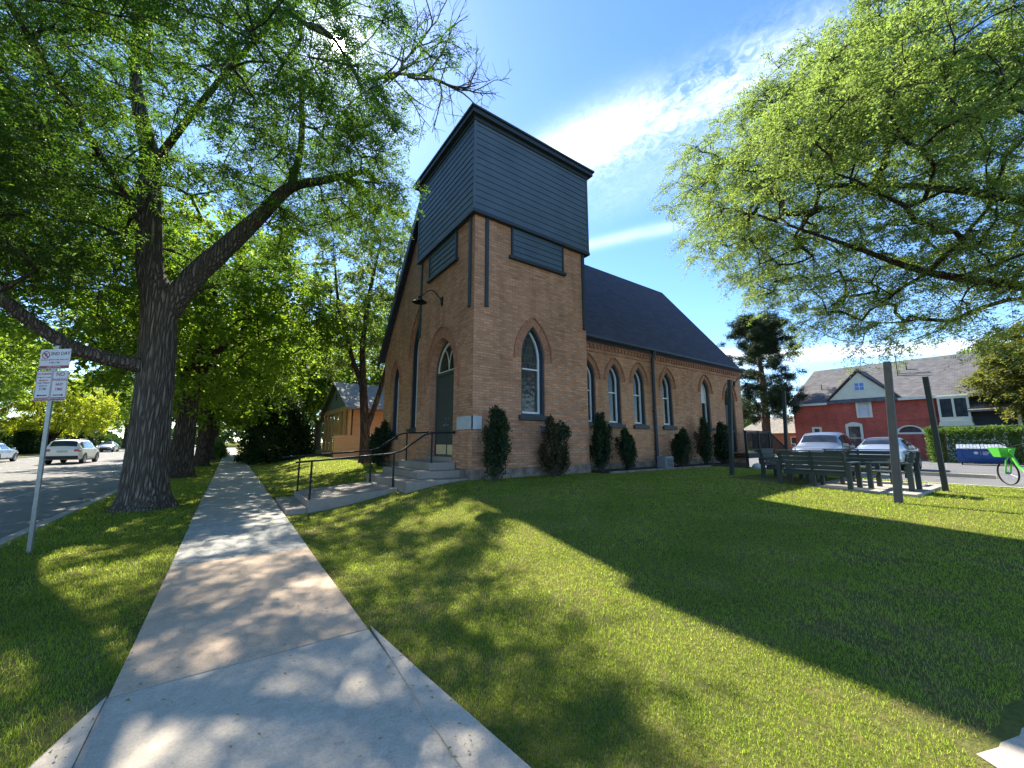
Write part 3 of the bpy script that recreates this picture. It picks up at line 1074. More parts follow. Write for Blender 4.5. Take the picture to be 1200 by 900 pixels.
def surround(o, u, nrm, q, band, mould, leg, mat=BRICK_V):
    """Brick voussoir band and thin projecting hood mould round an opening."""
    c, w, z0, zs, zt = q
    o = Vector(o)
    P = [(x + c, z) for x, z in arch_top(w + .004, zs, zt + .005, 12, 0)]
    Q = [(x + c, z) for x, z in arch_top(w + band, zs, zt + band * 1.12, 12, 0)]
    m = MB()
    m.ring(Q[:-1], P[:-1], o, u, Z, nrm, .012, closed=False, uvscale=True)
    part(m, 'brick_arch', mat, uv=True)
    if mould:
        A = [(x + c, z) for x, z in arch_top(w + band, zs, zt + band * 1.12, 12, 0)][:-1]
        B = [(x + c, z) for x, z in arch_top(w + band + mould, zs, zt + (band + mould) * 1.12, 12, 0)][:-1]
        if leg:
            A = [(A[0][0], zs - leg)] + A + [(A[-1][0], zs - leg)]
            B = [(B[0][0], zs - leg)] + B + [(B[-1][0], zs - leg)]
        m = MB()
        m.ring(B, A, o, u, Z, nrm, .06, closed=False)
        part(m, 'hood_mould', BRICK_V if mat is BRICK_V else mat, uv=True)


def window(o, u, nrm, q, depth, pane, white=True, rail=0.52, curtain=False):
    c, w, z0, zs, zt = q
    o, u, nrm = Vector(o), Vector(u), Vector(nrm)
    A = shift(arch(w - .002, z0 + .002, zs, zt - .003), c)
    B = shift(arch(w - .062, z0 + .05, zs, zt - .085), c)
    Cc = shift(arch(w - .115, z0 + .115, zs, zt - .16), c)
    m = MB()
    m.ring(A, B, o - nrm * (depth - .004), u, Z, nrm, depth - .05)
    win = part(m, 'window', DKTRIM, bevel=.004)
    m = MB()
    m.ring(B, Cc, o - nrm * (depth - .002), u, Z, nrm, .055)
    zr = z0 + (zt - z0) * rail
    a = o - nrm * (depth - .002)
    p0, p1 = a + u * (c - w + .116) + Z * zr, a + u * (c + w - .116) + Z * zr
    m.beam(p0 + nrm * .025, p1 + nrm * .025, .045, .045, (0, 0, 1))
    m.build('sash', WHITE, win, CR, bevel=.004)
    m = MB()
    Dd = shift(arch(w - .10, z0 + .10, zs, zt - .14), c)
    m.prism(Dd, o - nrm * (depth + .012), u, Z, nrm, .02)
    m.build('pane', pane, win, CR, uv=True)
    if curtain:
        m = MB()
        E_ = [(p[0], p[1]) for p in shift(arch(w - .118, zr + .03, zs, zt - .165), c)]
        m.prism(E_, o - nrm * (depth - .010), u, Z, nrm, .006)
        m.build('curtain', CURT, win, CR)
    m = MB()
    s0 = o + u * (c - w - .10) + Z * (z0 - .15) - nrm * .02
    s1 = o + u * (c + w + .10) + Z * (z0 - .003) + nrm * .09
    m.box(min(s0.x, s1.x), max(s0.x, s1.x), min(s0.y, s1.y), max(s0.y, s1.y), s0.z, s1.z)
    m.build('sill', DKTRIM, win, CR, bevel=.012)
    return win


window((0, TY0, 0), X, -Y, TW, .24, LEAD)
surround((0, TY0, 0), X, -Y, TW, .23, .045, .05)
for i, q in enumerate(NW):
    window((0, NY0, 0), X, -Y, q, .21, GLASS, curtain=(i == 4))
    surround((0, NY0, 0), X, -Y, q, .18, .03, 0)
for q in FW:
    window((NX0, 0, 0), Y, -X, q, .24, LEAD)
    surround((NX0, 0, 0), Y, -X, q, .20, .04, .1)
surround((TX0, 0, 0), Y, -X, DOOR, .30, .055, .55)
surround((0, NY0, 0), X, -Y, ND, .16, .03, 0)

# entrance: two leaves, transom bar, arched fanlight with tracery
c, w, z0, zs, zt = DOOR
dx = TX0 + .24
zl = 3.56
m = MB()
fr_o = shift(arch(w - .002, z0 + .10, zs, zt - .003), c)
fr_i = shift(arch(w - .07, z0 + .11, zs, zt - .09), c)
m.ring(fr_o, fr_i, (dx + .08, 0, 0), Y, Z, -X, .10)
m.box(dx - .03, dx + .05, c - w + .07, c + w - .07, zl, zl + .10)
door = part(m, 'entrance_door', DOORP, bevel=.004)
for sg in (-1, 1):
    y0, y1 = (c - w + .075, c - .006) if sg < 0 else (c + .006, c + w - .075)
    m = MB()
    m.box(dx, dx + .05, y0, y1, z0 + .13, zl - .005)
    m.build('door_leaf', DOORP, door, CR, bevel=.004)
    m = MB()
    m.box(dx - .006, dx - .0005, y0 + .04, y1 - .03, z0 + .15, z0 + .44)
    m.build('kick_plate', BRASS, door, CR)
    m = MB()
    yh = c + sg * .11
    m.lathe([(.001, dx - .075), (.028, dx - .07), (.034, dx - .05), (.02, dx - .03), (.03, dx - .012), (.03, dx - .0005)], (0, yh, z0 + 1.02) if False else (0, yh, z0 + 1.02), 'x', 12)
    m.build('handle', STEEL, door, CR, smooth=40)
    m = MB()
    m.lathe([(.001, dx - .02), (.025, dx - .018), (.028, dx - .0005)], (0, yh, z0 + 1.22), 'x', 12)
    m.build('deadbolt', STEEL, door, CR, smooth=40)
m = MB()
fl = arch_top(w - .06, zs + .04, zt - .08, 12, 0)
m.prism([(x + c, z) for x, z in arch(w - .06, zl + .09, zs + .03, zt - .08)], (dx + .05, 0, 0), Y, Z, -X, .015)
m.build('fanlight', GLASS, door, CR, uv=True)
m = MB()
big = arch(w - .075, zl + .105, zs + .02, zt - .1)
sm_ = arch(w - .13, zl + .14, zs + .02, zt - .18)
m.ring(shift(big, c), shift(sm_, c), (dx + .034, 0, 0), Y, Z, -X, .03)
for sg in (-1, 1):
    pts = [(dx + .02, c + sg * (w - .1) * (1 - math.cos(t)) * .62, zl + .12 + (zt - zl - .25) * .86 * math.sin(t)) for t in np.linspace(0, 1.35, 9)]
    m.tube(pts, .014, 6)
m.build('tracery', CREAM, door, CR)
m = MB()
m.box(TX0 - .06, dx + .1, c - w + .003, c + w - .003, .8, z0 + .098)
part(m, 'threshold', CONC_E, bevel=.01)

# side door near the far end
c, w, z0, zs, zt = ND
m = MB()
m.prism(shift(arch(w - .01, z0 + .01, zs, zt - .01), c), (0, NY0 + .18, 0), X, Z, -Y, .05)
m.ring(shift(arch(w - .003, z0 + .003, zs, zt - .004), c), shift(arch(w - .08, z0 + .05, zs, zt - .11), c), (0, NY0 + .2, 0), X, Z, -Y, .13)
sdr = part(m, 'side_door', DKTRIM)
m = MB()
m.prism(shift(arch(w - .14, zs - .2, zs, zt - .2), c), (0, NY0 + .128, 0), X, Z, -Y, .008)
m.build('side_door_glass', GLASS, sdr, CR)
m = MB()
m.lathe([(.001, NY0 + .05), (.03, NY0 + .06), (.03, NY0 + .13)], (c + .3, 0, 2.0), 'y', 10)
m.build('handle', STEEL, sdr, CR)

# downspout
m = MB()
m.tube([(13.55, NY0 - .19, EAVE - .06), (13.55, NY0 - .17, EAVE - .2), (13.55, NY0 - .09, EAVE - .36), (13.55, NY0 - .08, .75), (13.55, NY0 - .22, .62)], .062, 8)
for z in (4.2, 2.7, 1.2):
    m.box(13.46, 13.64, NY0 - .10, NY0 - .002, z, z + .03)
part(m, 'downspout', DKTRIM, smooth=50)

# cornerstone wrapping the tower corner
m = MB()
m.box(TX0 - .028, TX0 - .001, TY0 - .028, TY0 + .82, 1.83, 2.18)
m.box(TX0 - .028, TX0 + .27, TY0 - .028, TY0 - .001, 1.83, 2.18)
part(m, 'cornerstone', PLAQ)
# round vent cover under the tower window
m = MB()
m.box(7.36, 7.66, TY0 - .05, TY0 - .001, 1.70, 2.0)
m.lathe([(.02, TY0 - .17), (.10, TY0 - .16), (.12, TY0 - .10), (.12, TY0 - .05)], (7.51, 0, 1.85), 'y', 16)
part(m, 'wall_vent', STEEL, smooth=40)


def gooseneck(base, nrm, reach=.55):
    b, nrm = Vector(base), Vector(nrm)
    m = MB()
    t = []
    for k in range(15):
        s = k / 14
        t.append(b + nrm * (reach * s) + Z * (.30 * math.sin(s * math.pi * 1.02) * (1 if s > .35 else .45 * s / .35 + .55) - .02 * s))
    m.tube(t, .016, 8)
    m.beam(b + nrm * .002 - Z * .1, b + nrm * .02 - Z * .1 + nrm * .001, .10, .10)
    m.box(b.x - .05, b.x + .05, b.y - .05, b.y + .05, b.z - .09, b.z + .14)
    lamp = part(m, 'gooseneck_lamp', BLACK, smooth=40)
    p = t[-1]
    m = MB()
    m.lathe([(.02, .06), (.05, .05), (.06, -.02), (.10, -.06), (.20, -.12), (.225, -.14), (.21, -.135), (.09, -.05), (.02, -.02)], p, 'z', 20)
    m.build('lamp_shade', BLACK, lamp, CR, smooth=50)


gooseneck((TX0, 10.9, 5.86), -X, .75)
gooseneck((20.3, NY0, 4.35), -Y, .6)
m = MB()
m.box(20.4, 20.75, NY0 - .18, NY0 - .002, 5.25, 5.5) if False else m.lathe([(.001, 5.55), (.1, 5.53), (.14, 5.40), (.14, 5.3)], (21.05, NY0 + .6, 0), 'z', 12)

# entrance steps
steps = MB()
steps.box(3.402, 5.04, 9.0, 12.3, .1, .58)
steps.box(3.85, 5.04, 9.45, 12.2, .579, .76)
steps.box(4.3, 5.04, 9.75, 12.1, .759, .96)
tag(steps.build('entrance_steps', CONC_E, root=(4.2, 10.6, .4), bevel=.015), 'grey concrete steps in front of the tall arched church door', 'steps')


def rail(y, label, pts, posts):
    root = (posts[0][0], y, posts[0][1])
    t = thing('handrail', label, 'handrail', root, group='handrails of the church steps')
    m = MB()
    m.tube([(x, y, z) for x, z in pts], .024, 8)
    m.lathe([(.05, pts[-1][0] - .004), (.05, pts[-1][0] + .016)], (0, y, pts[-1][1]), 'x', 10) if pts[-1][0] > 4.9 else None
    m.build('rail', BLACK, t, root, smooth=60)
    for x, zb, zt_ in posts:
        m = MB()
        m.tube([(x, y, zb), (x, y, zt_)], .022, 8)
        m.lathe([(.05, zb), (.05, zb + .012)], (x, y, 0), 'z', 10)
        m.build('post', BLACK, t, root, smooth=60)


rail(9.80, 'black metal handrail on the near side of the church steps', [(1.2, 1.06), (1.5, 1.08), (3.30, 1.21), (3.55, 1.28), (4.15, 1.68), (4.35, 1.74), (5.0, 1.76)], [(1.52, .12 + .15, 1.08), (3.36, .39, 1.22), (4.36, .95, 1.74)])
rail(11.55, 'black metal handrail on the far side of the church steps', [(1.1, 1.12), (1.45, 1.14), (3.25, 1.26), (3.5, 1.33), (4.1, 1.72), (4.3, 1.77), (4.98, 1.79)], [(1.5, .27, 1.14), (3.3, .39, 1.27), (4.33, .95, 1.77)])

# ------------------------------------------------------------------ trees
def leaf_quads(P, Dv, L, W, rg, flat=0.6, fold=0.15):
    """One folded four-corner leaf per row of P, along Dv, length L, width W."""
    n = len(P)
    Dv = Dv / np.maximum(np.linalg.norm(Dv, axis=1, keepdims=True), 1e-6)
    ref = rg.normal(size=(n, 3)) * (1 - flat)
    ref[:, 2] += flat
    sd_ = np.cross(Dv, ref)
    sd_ /= np.maximum(np.linalg.norm(sd_, axis=1, keepdims=True), 1e-6)
    up = np.cross(sd_, Dv)
    L, W = L[:, None], W[:, None]
    mid = P + Dv * L * 0.45
    V = np.stack([P, mid + sd_ * W / 2 + up * W * fold, P + Dv * L - up * L * 0.12, mid - sd_ * W / 2 + up * W * fold], 1)
    return V.reshape(-1, 3)


def fan(q, rg):
    return np.arange(len(q) * 1).reshape(-1, 1)


def tubes_mesh(chains, n=6):
    """chains: list of (pts (k,3), radii (k,)) -> V, F for all tubes."""
    Vs, Fs, o = [], [], 0
    for pts, rs, nn in chains:
        k = len(pts)
        d = np.gradient(pts, axis=0)
        d /= np.maximum(np.linalg.norm(d, axis=1, keepdims=True), 1e-9)
        ref = np.array([0.31, 0.87, 0.12])
        a = np.cross(d, ref)
        a /= np.maximum(np.linalg.norm(a, axis=1, keepdims=True), 1e-6)
        b = np.cross(d, a)
        th = 2 * np.pi * np.arange(nn) / nn
        rr_ = np.repeat(rs[:, None], nn, 1)
        if nn >= 40:
            s_ = np.cumsum(np.r_[0, np.linalg.norm(np.diff(pts, axis=0), axis=1)])[:, None]
            t_ = th[None, :]
            rid = .30 * np.abs(np.sin(4.5 * t_ + 1.3 * np.sin(1.1 * s_) + .6 * s_)) + .34 * np.abs(np.sin(8.5 * t_ + 1.7 * np.sin(1.9 * s_ + 1))) + .30 * np.abs(np.sin(13.5 * t_ + 2.1 * np.sin(2.7 * s_ + 2)))
            rr_ = rr_ * (1 + .085 * (rid - .6) + .035 * np.sin(2 * t_ + .8 * s_) + .03 * np.sin(3 * t_ - 1.1 * s_))
            rr_ = rr_ * (1 + .36 * np.exp(-np.maximum(pts[:, 2:3] - pts[0, 2] - .15, 0) / .26) * np.cos(2.5 * t_ + .7) ** 2 * (rs[0] > .3))
        ring = pts[:, None, :] + rr_[:, :, None] * (a[:, None, :] * np.cos(th)[None, :, None] + b[:, None, :] * np.sin(th)[None, :, None])
        Vs.append(ring.reshape(-1, 3))
        i = np.arange(k - 1)[:, None] * nn
        j = np.arange(nn)[None, :]
        j2 = (j + 1) % nn
        Fs.append(np.stack([o + i + j, o + i + j2, o + i + nn + j2, o + i + nn + j], -1).reshape(-1, 4))
        o += k * nn
    return np.concatenate(Vs), np.concatenate(Fs)


def smooth_path(pts, step=0.35):
    pts = np.array(pts, float)
    out = []
    for i in range(len(pts) - 1):
        p0, p1, p2, p3 = pts[max(i - 1, 0)], pts[i], pts[i + 1], pts[min(i + 2, len(pts) - 1)]
        k = max(2, int(np.linalg.norm(p2[:3] - p1[:3]) / step))
        for t in np.arange(k) / k:
            out.append(0.5 * ((2 * p1) + (-p0 + p2) * t + (2 * p0 - 5 * p1 + 4 * p2 - p3) * t * t + (-p0 + 3 * p1 - 3 * p2 + p3) * t ** 3))
    out.append(pts[-1])
    return np.array(out)


def lumpy(seed, freq):
    g_ = np.random.default_rng(seed)
    K = g_.normal(size=(10, 3)) * freq
    ph = g_.uniform(0, 6.28, 10)
    return lambda P: np.sin(P @ K.T + ph).sum(1) / 10 ** 0.5


def crown_points(c, r, n, seed, shell=0.35, gap=0.4, freq=0.55, low=-0.75, keep=None, lump=.17):
    """Clump centres in an uneven ellipsoid: lumpy outline, gaps inside, flattened underside."""
    g_ = np.random.default_rng(seed)
    f1, f2 = lumpy(seed + 1, 1.6), lumpy(seed + 2, freq)
    out = np.zeros((0, 3))
    while len(out) < n:
        U = g_.normal(size=(n * 3, 3))
        U /= np.linalg.norm(U, axis=1, keepdims=True)
        rad = (1 + lump * f1(U * (1 if lump < .2 else 1.5))) * g_.uniform(shell ** 3, 1, n * 3) ** (1 / 3)
        Q = U * rad[:, None]
        Q = Q[Q[:, 2] > low + 0.12 * f1(Q)]
        P = Q * np.array(r) + np.array(c)
        P = P[f2(P) > -1.2 + gap]
        if keep is not None:
            P = P[keep(P)]
        # keep a spacing
        out = np.concatenate([out, P])
    sp = (r[0] * r[1] * r[2] * 4 / n) ** (1 / 3) * 0.62
    sel = []
    arr = np.zeros((0, 3))
    for p in out:
        if len(arr) and np.min(((arr - p) ** 2).sum(1)) < sp * sp:
            continue
        sel.append(p)
        arr = np.array(sel)
        if len(sel) >= n:
            break
    return arr


def grow(stems, clumps, rg, tip=0.009, expo=0.46, arch_k=0.06, wig=0.07, maxr=0.14):
    """Connect every clump to the nearest wood, nearest first, and thicken by what each branch carries."""
    pos, par, rad, chains = [], [], [], []
    for st in stems:
        P = smooth_path(st, .16 if st[0][3] > .2 else .35)
        pidx = -1
        if pos:
            dd = ((np.array(pos) - P[0, :3]) ** 2).sum(1)
            pidx = int(np.argmin(dd))
        ids = []
        for q in P:
            pos.append(q[:3]); par.append(pidx); rad.append(q[3])
            pidx = len(pos) - 1
            ids.append(pidx)
        chains.append((ids, True))
    nst = len(pos)
    A = np.array(pos)
    d0 = np.array([np.min(((A - c) ** 2).sum(1)) for c in clumps])
    order = np.argsort(d0)
    buf = np.zeros((nst + len(clumps) * 12, 3))
    buf[:nst] = A
    cnt = nst
    dirs = []
    for ci in order:
        c = clumps[ci]
        dv = buf[:cnt] - c
        dist = np.sqrt((dv ** 2).sum(1)) + np.maximum(dv[:, 2], 0) * 0.6
        j = int(np.argmin(dist))
        p0 = buf[j].copy()
        L = np.linalg.norm(c - p0)
        k = int(min(10, max(2, L / 0.35)))
        side = rg.normal(size=3) * wig * L
        ids = [j]
        for t in np.arange(1, k + 1) / k:
            q = p0 + (c - p0) * t + side * math.sin(math.pi * t) + np.array([0, 0, arch_k * L * math.sin(math.pi * t)]) + rg.normal(size=3) * 0.03 * (t < 1)
            buf[cnt] = q
            par.append(ids[-1]); rad.append(0)
            ids.append(cnt)
            cnt += 1
        chains.append((ids, False))
        dirs.append((ci, (c - p0) / max(L, 1e-6)))
    N = cnt
    w = np.zeros(N)
    for ids, fixed in chains:
        if not fixed:
            w[ids[-1]] += 1
    for i in range(N - 1, -1, -1):
        if par[i] >= 0:
            w[par[i]] += w[i]
    r = np.minimum(tip * np.maximum(w, 0.6) ** expo, maxr)
    rad = np.array(rad)
    r = np.where(rad > 0, rad, r)
    ch = []
    for ids, fixed in chains:
        rr = r[ids].copy()
        if not fixed and len(rr) > 1:
            rr[0] = min(rr[0], rr[1] * 1.25)
        big = rr.max()
        ch.append((buf[ids], rr, 40 if big > .2 else 9 if big > .08 else 5 if big > .025 else 3))
    dd = np.zeros((len(clumps), 3))
    for ci, v in dirs:
        dd[ci] = v
    return ch, dd


def trunk_squash(ch, seed, amp=.05):
    """Flare the foot of a trunk and flute it a little."""
    return ch


def twigs(clumps, dirs, rg, k, L, droop=0.3, flat=0.5, out=0.6):
    n = len(clumps)
    base = np.repeat(clumps, k, 0)
    d = np.repeat(dirs, k, 0) * out + rg.normal(size=(n * k, 3)) * np.array([.7, .7, .7 * flat])
    d /= np.maximum(np.linalg.norm(d, axis=1, keepdims=True), 1e-6)
    ln = rg.uniform(L[0], L[1], n * k)
    return base, d, ln, droop


def twig_pts(tw, t):
    b, d, ln, dr = tw
    p = b[:, None, :] + d[:, None, :] * (ln[:, None] * t)[..., None]
    p[..., 2] -= dr * ln[:, None] * t * t
    return p


def make_tree(name, label, cat, root, stems, clumps, leaf, lf, bark, k=8, L=(.5, 1.1), m=28, ls=(.09, .15), lw=.38, droop=.3, flat=.5, out=.6,
              seed=1, spread=.05, bare=None, tip=.009, expo=.46, group=None, twig_mat=None, leafflat=.6, cull=None, arch_k=.06, maxr=.14, leafdir=.7, frond=None):
    rg = np.random.default_rng(seed)
    root = np.array(root, float)
    ch, dirs = grow(stems, clumps, rg, tip, expo, arch_k=arch_k, maxr=maxr)
    t = thing(name, label, cat, tuple(root), 0, group)
    tw = twigs(clumps, dirs, rg, k, L, droop, flat, out)
    # twigs as thin three-sided tubes
    ts = np.linspace(0, 1, 4)
    tp = twig_pts(tw, np.tile(ts, (len(tw[0]), 1)))
    step = 1 if len(tp) < 9000 else 2
    for q in tp[::step]:
        ch.append((q, np.array([.007, .006, .0045, .002]), 3))
    V, F = tubes_mesh(ch)
    tr = fast_mesh('trunk', V - root, F, bark, t, smooth=True)
    # leaves
    N = len(tw[0])
    tt = rg.uniform(.12, 1.0, (N, m)) ** .8
    P = twig_pts(tw, tt)
    dr = tw[1][:, None, :] * (1 - leafdir) + rg.normal(size=(N, m, 3)) * leafdir * np.array([1, 1, .55])
    dr[..., 2] -= .25
    P = P + rg.normal(size=P.shape) * spread
    P, dr = P.reshape(-1, 3), dr.reshape(-1, 3)
    ctone = np.repeat(rg.uniform(0, .55, len(clumps)), k * m)
    tone = np.clip(ctone + rg.uniform(0, .45, len(P)), 0, 1)
    if cull is not None:
        kk = cull(P)
        P, dr, tone = P[kk], dr[kk], tone[kk]
    if frond:
        # pinnate leaves: pairs of leaflets along a short drooping stalk, lying nearly flat
        npair, rl = frond
        n_ = len(P)
        dr /= np.maximum(np.linalg.norm(dr, axis=1, keepdims=True), 1e-6)
        rf = rg.normal(size=(n_, 3)) * .45
        rf[:, 2] += 1
        sd_ = np.cross(dr, rf)
        sd_ /= np.maximum(np.linalg.norm(sd_, axis=1, keepdims=True), 1e-6)
        rlen = rl * rg.uniform(.7, 1.3, n_)
        PP, DD = [], []
        for q in range(npair):
            f_ = (q + .6) / npair
            b_ = P + dr * (rlen * f_)[:, None]
            b_[:, 2] -= .22 * rlen * f_ * f_
            for sg in (-1, 1):
                PP.append(b_)
                DD.append(dr * (.55 + .25 * f_) + sd_ * sg + rg.normal(size=(n_, 3)) * .18)
        PP.append(P + dr * (rlen * .95)[:, None]); DD.append(dr.copy())
        P, dr = np.concatenate(PP), np.concatenate(DD)
        tone = np.clip(np.tile(tone, 2 * npair + 1) + rg.normal(0, .06, len(P)), 0, 1)
    Ls = rg.uniform(ls[0], ls[1], len(P))
    Vl = leaf_quads(P, dr, Ls, Ls * lw * rg.uniform(.8, 1.2, len(P)), rg, leafflat)
    fast_mesh('crown', Vl - root, np.arange(len(Vl)).reshape(-1, 4), lf, t, tone=np.repeat(tone, 4))
    return t


def flare(x, y, z0, z1, r, lean=(0, 0), k=2.0):
    """Trunk stem points with a flared foot."""
    h = z1 - z0
    return [(x, y, z0 - .25, r * 1.55), (x, y, z0 + .05, r * 1.32), (x + lean[0] * .12, y + lean[1] * .12, z0 + .35, r * 1.14), (x + lean[0] * .35, y + lean[1] * .35, z0 + h * .35, r), (x + lean[0], y + lean[1], z1, r * .95)]


sunv = np.array(SUN)


def sun_gap(P, r0=.14):
    """Gap cut into the foliage along the eye-to-sun line, so the sun shows."""
    d = P - np.array([0, 0, 1.5])
    s = d @ sunv
    off = np.linalg.norm(d - s[:, None] * sunv, axis=1)
    return off > r0


# --- the big old tree between street and pavement
bt = (-1.48, 12.4)
stems = [flare(bt[0], bt[1], .03, 4.7, .365, (-.18, 0)) + [(-1.92, 12.45, 5.6, .27), (-2.10, 12.4, 7.2, .225), (-2.25, 12.5, 8.6, .19), (-2.7, 12.7, 10.4, .13), (-2.9, 12.6, 12.6, .06)],
         [(-1.66, 12.4, 4.3, .27), (-1.08, 12.1, 5.55, .235), (-.55, 11.9, 6.35, .215), (.1, 11.6, 7.3, .18), (.75, 11.4, 8.3, .14), (1.5, 11.0, 8.6, .10), (2.6, 10.7, 9.2, .06)],
         [(.75, 11.4, 8.3, .11), (.9, 11.2, 9.6, .08), (.7, 10.7, 11.2, .05)],
         [(-1.75, 12.3, 3.25, .2), (-2.2, 12.15, 3.3, .16), (-2.75, 11.95, 3.42, .14), (-3.3, 11.75, 3.75, .12), (-4.2, 11.2, 4.6, .10), (-5.6, 10.6, 5.8, .08), (-7.0, 10.0, 7.2, .05)],
         [(-2.0, 12.4, 6.4, .09), (-2.8, 11.4, 7.6, .07), (-3.6, 10.2, 8.8, .05), (-4.2, 8.9, 9.6, .03)],
         [(-2.2, 12.45, 8.2, .10), (-1.3, 11.0, 9.3, .07), (-.3, 9.4, 10.3, .05), (.6, 7.9, 10.7, .03)],
         [(-2.1, 12.4, 7.4, .12), (-2.6, 14.0, 8.6, .1), (-2.2, 16.0, 9.8, .06)]]


def keep_big(P):
    # the crown lifts towards the church; nothing hangs into the pavement or over the tower
    lowlim = np.interp(P[:, 0], [-9, -5, -2, 1, 3, 6], [3.6, 4.6, 5.6, 7.2, 7.9, 9.0])
    lowlim = lowlim + np.interp(P[:, 1], [4, 8, 12, 18], [2.2, .9, 0, -.6])
    return (P[:, 2] > lowlim) & ~((P[:, 0] > 3.5) & (P[:, 1] > 7.0)) & ~((P[:, 2] > 10.6) & (P[:, 0] > 2.2 + .0 * P[:, 1]) & (P[:, 1] > 6.5))


cl = crown_points((-1.9, 11.9, 9.4), (7.3, 7.0, 5.2), 1020, 21, .28, .30, .6, -1.2, keep_big, .24)
cl = cl[~((cl[:, 1] > 11.4) & (cl[:, 0] > -2.5) & (np.random.default_rng(4).random(len(cl)) < .72))]
cl = np.concatenate([cl, crown_points((-5.6, 10.6, 5.8), (3.6, 3.8, 1.9), 170, 22, .1, .4, .6, -1.2), crown_points((.9, 10.6, 8.3), (2.6, 2.4, 1.1), 50, 23, .1, .4, .6, -1.2)])
make_tree('street_tree', 'massive old street tree with furrowed grey trunk forking over the pavement', 'tree', (bt[0], bt[1], 0), stems, cl, None, LF_A, BARK,
          k=9, L=(.5, 1.15), m=11, ls=(.05, .075), lw=.42, frond=(3, .17), droop=.34, flat=.42, seed=3, spread=.055, cull=sun_gap, group='street trees beside the pavement', tip=.010, leafflat=.55)

# --- the tree whose boughs hang in from beyond the right edge
rtz = float(lawn_z(15.5, -1.6))
stems = [flare(15.6, -1.9, rtz, 3.4, .34, (.1, 0)),
         [(15.7, -1.9, 3.2, 0.190), (15.2, -1.2, 4.2, 0.136), (14.0, .2, 4.9, 0.102), (12.6, 1.4, 5.3, 0.075), (11.4, 2.3, 5.9, 0.048), (10.2, 3.2, 6.5, 0.027)],
         [(15.7, -1.9, 3.3, 0.184), (15.3, -1.4, 5.4, 0.136), (14.4, -.2, 6.8, 0.102), (13.0, 1.4, 7.6, 0.075), (11.6, 2.9, 7.9, 0.048)],
         [(15.7, -1.9, 3.3, 0.190), (15.9, -1.9, 6.2, 0.150), (15.6, -1.2, 9.0, 0.109), (14.9, -.2, 11.2, 0.068)],
         [(15.5, -1.7, 4.8, 0.109), (16.4, -.4, 5.5, 0.082), (17.2, 1.0, 5.8, 0.054)],
         [(15.5, -1.7, 4.8, 0.109), (14.4, -2.6, 6.3, 0.082), (13.0, -3.2, 7.4, 0.054)]]


def keep_right(P):
    low = np.interp(P[:, 0] - .4 * P[:, 1], [6, 9, 10.5, 12, 14, 18], [8.0, 6.7, 5.6, 4.8, 4.5, 4.2])
    low = low + np.maximum(P[:, 1] - 4.2, 0) * 1.1
    return (P[:, 2] > low) & (P[:, 0] > 6.6)


cl = crown_points((13.5, 1.55, 8.4), (6.2, 5.7, 4.5), 760, 35, .35, .42, .75, -1.1, keep_right, .30)
cl = np.concatenate([cl, crown_points((12.8, 2.3, 11.2), (2.0, 1.9, 1.8), 90, 36, .1, .4, .6, -1.2, None, .3)])
make_tree('lawn_tree', 'broad pale green tree spreading its low boughs over the benches from the right', 'tree', (15.6, -1.9, rtz), stems, cl, None, LF_R, BARK2,
          k=9, L=(.45, 1.1), m=11, ls=(.05, .075), lw=.42, frond=(3, .17), droop=.5, flat=.45, seed=5, spread=.055, tip=.010, leafflat=.5)

# --- slim tree with several stems beside the church
sx0, sy0 = 5.2, 19.3
sz0 = float(lawn_z(sx0, sy0))
stems = [[(sx0, sy0, sz0 - .2, .30), (sx0, sy0, sz0 + .3, .24), (sx0 - .05, sy0, 2.2, .2), (sx0 - .2, sy0 + .1, 4.2, .17), (sx0 - .3, sy0 + .2, 6.4, .13), (sx0 - .1, sy0 + .2, 9.0, .09), (sx0 + .3, sy0, 12.0, .04)],
         [(sx0 - .2, sy0 + .1, 4.0, .12), (sx0 - .9, sy0 + .3, 6.0, .1), (sx0 - 1.5, sy0 + .4, 8.2, .07), (sx0 - 1.8, sy0 + .5, 10.5, .03)],
         [(sx0, sy0, 2.0, .15), (sx0 + .5, sy0 - .1, 3.8, .12), (sx0 + .85, sy0 - .2, 5.6, .10), (sx0 + 1.0, sy0 - .1, 8.0, .07), (sx0 + 1.2, sy0 - .1, 10.4, .03)]]
cl = crown_points((sx0 - .1, sy0 + .3, 9.2), (3.2, 3.2, 5.6), 190, 44, .2, .45, .8, -1.0)
make_tree('slim_tree', 'slender many stemmed tree with light airy leaves at the church corner', 'tree', (sx0, sy0, sz0), stems, cl, None, LF_S, BARK2,
          k=7, L=(.4, .95), m=28, ls=(.09, .17), lw=.42, droop=.3, flat=.6, seed=9, spread=.06)


# --- further trees: two kinds grown once, then copied
def proto_tree(name, label, loc, h, cr, leaf, bark, seed, n=240, m=26, ls=(.16, .28), group=None, trunk_r=.32, fork=.36):
    x, y, z = loc
    zf = h * fork
    rg = np.random.default_rng(seed)
    st = [flare(x, y, z, z + zf, trunk_r)]
    for i in range(5):
        a = i * 1.256 + rg.uniform(-.3, .3)
        l = cr * .55
        st.append([(x, y, z + zf * .9, trunk_r * .62), (x + .25 * l * math.cos(a), y + .25 * l * math.sin(a), z + zf * 1.25, trunk_r * .45), (x + .6 * l * math.cos(a), y + .6 * l * math.sin(a), z + h * .58, trunk_r * .28), (x + l * math.cos(a), y + l * math.sin(a), z + h * .74, trunk_r * .12)])
    cl_ = crown_points((x, y, z + h * .62), (cr, cr, h * .40), n, seed, .3, .4, .55, -.95)
    return make_tree(name, label, 'tree', loc, st, cl_, None, leaf, bark, k=7, L=(.6, 1.4), m=m, ls=ls, lw=.5, droop=.3, flat=.5, seed=seed, spread=.10, group=group, tip=.013)


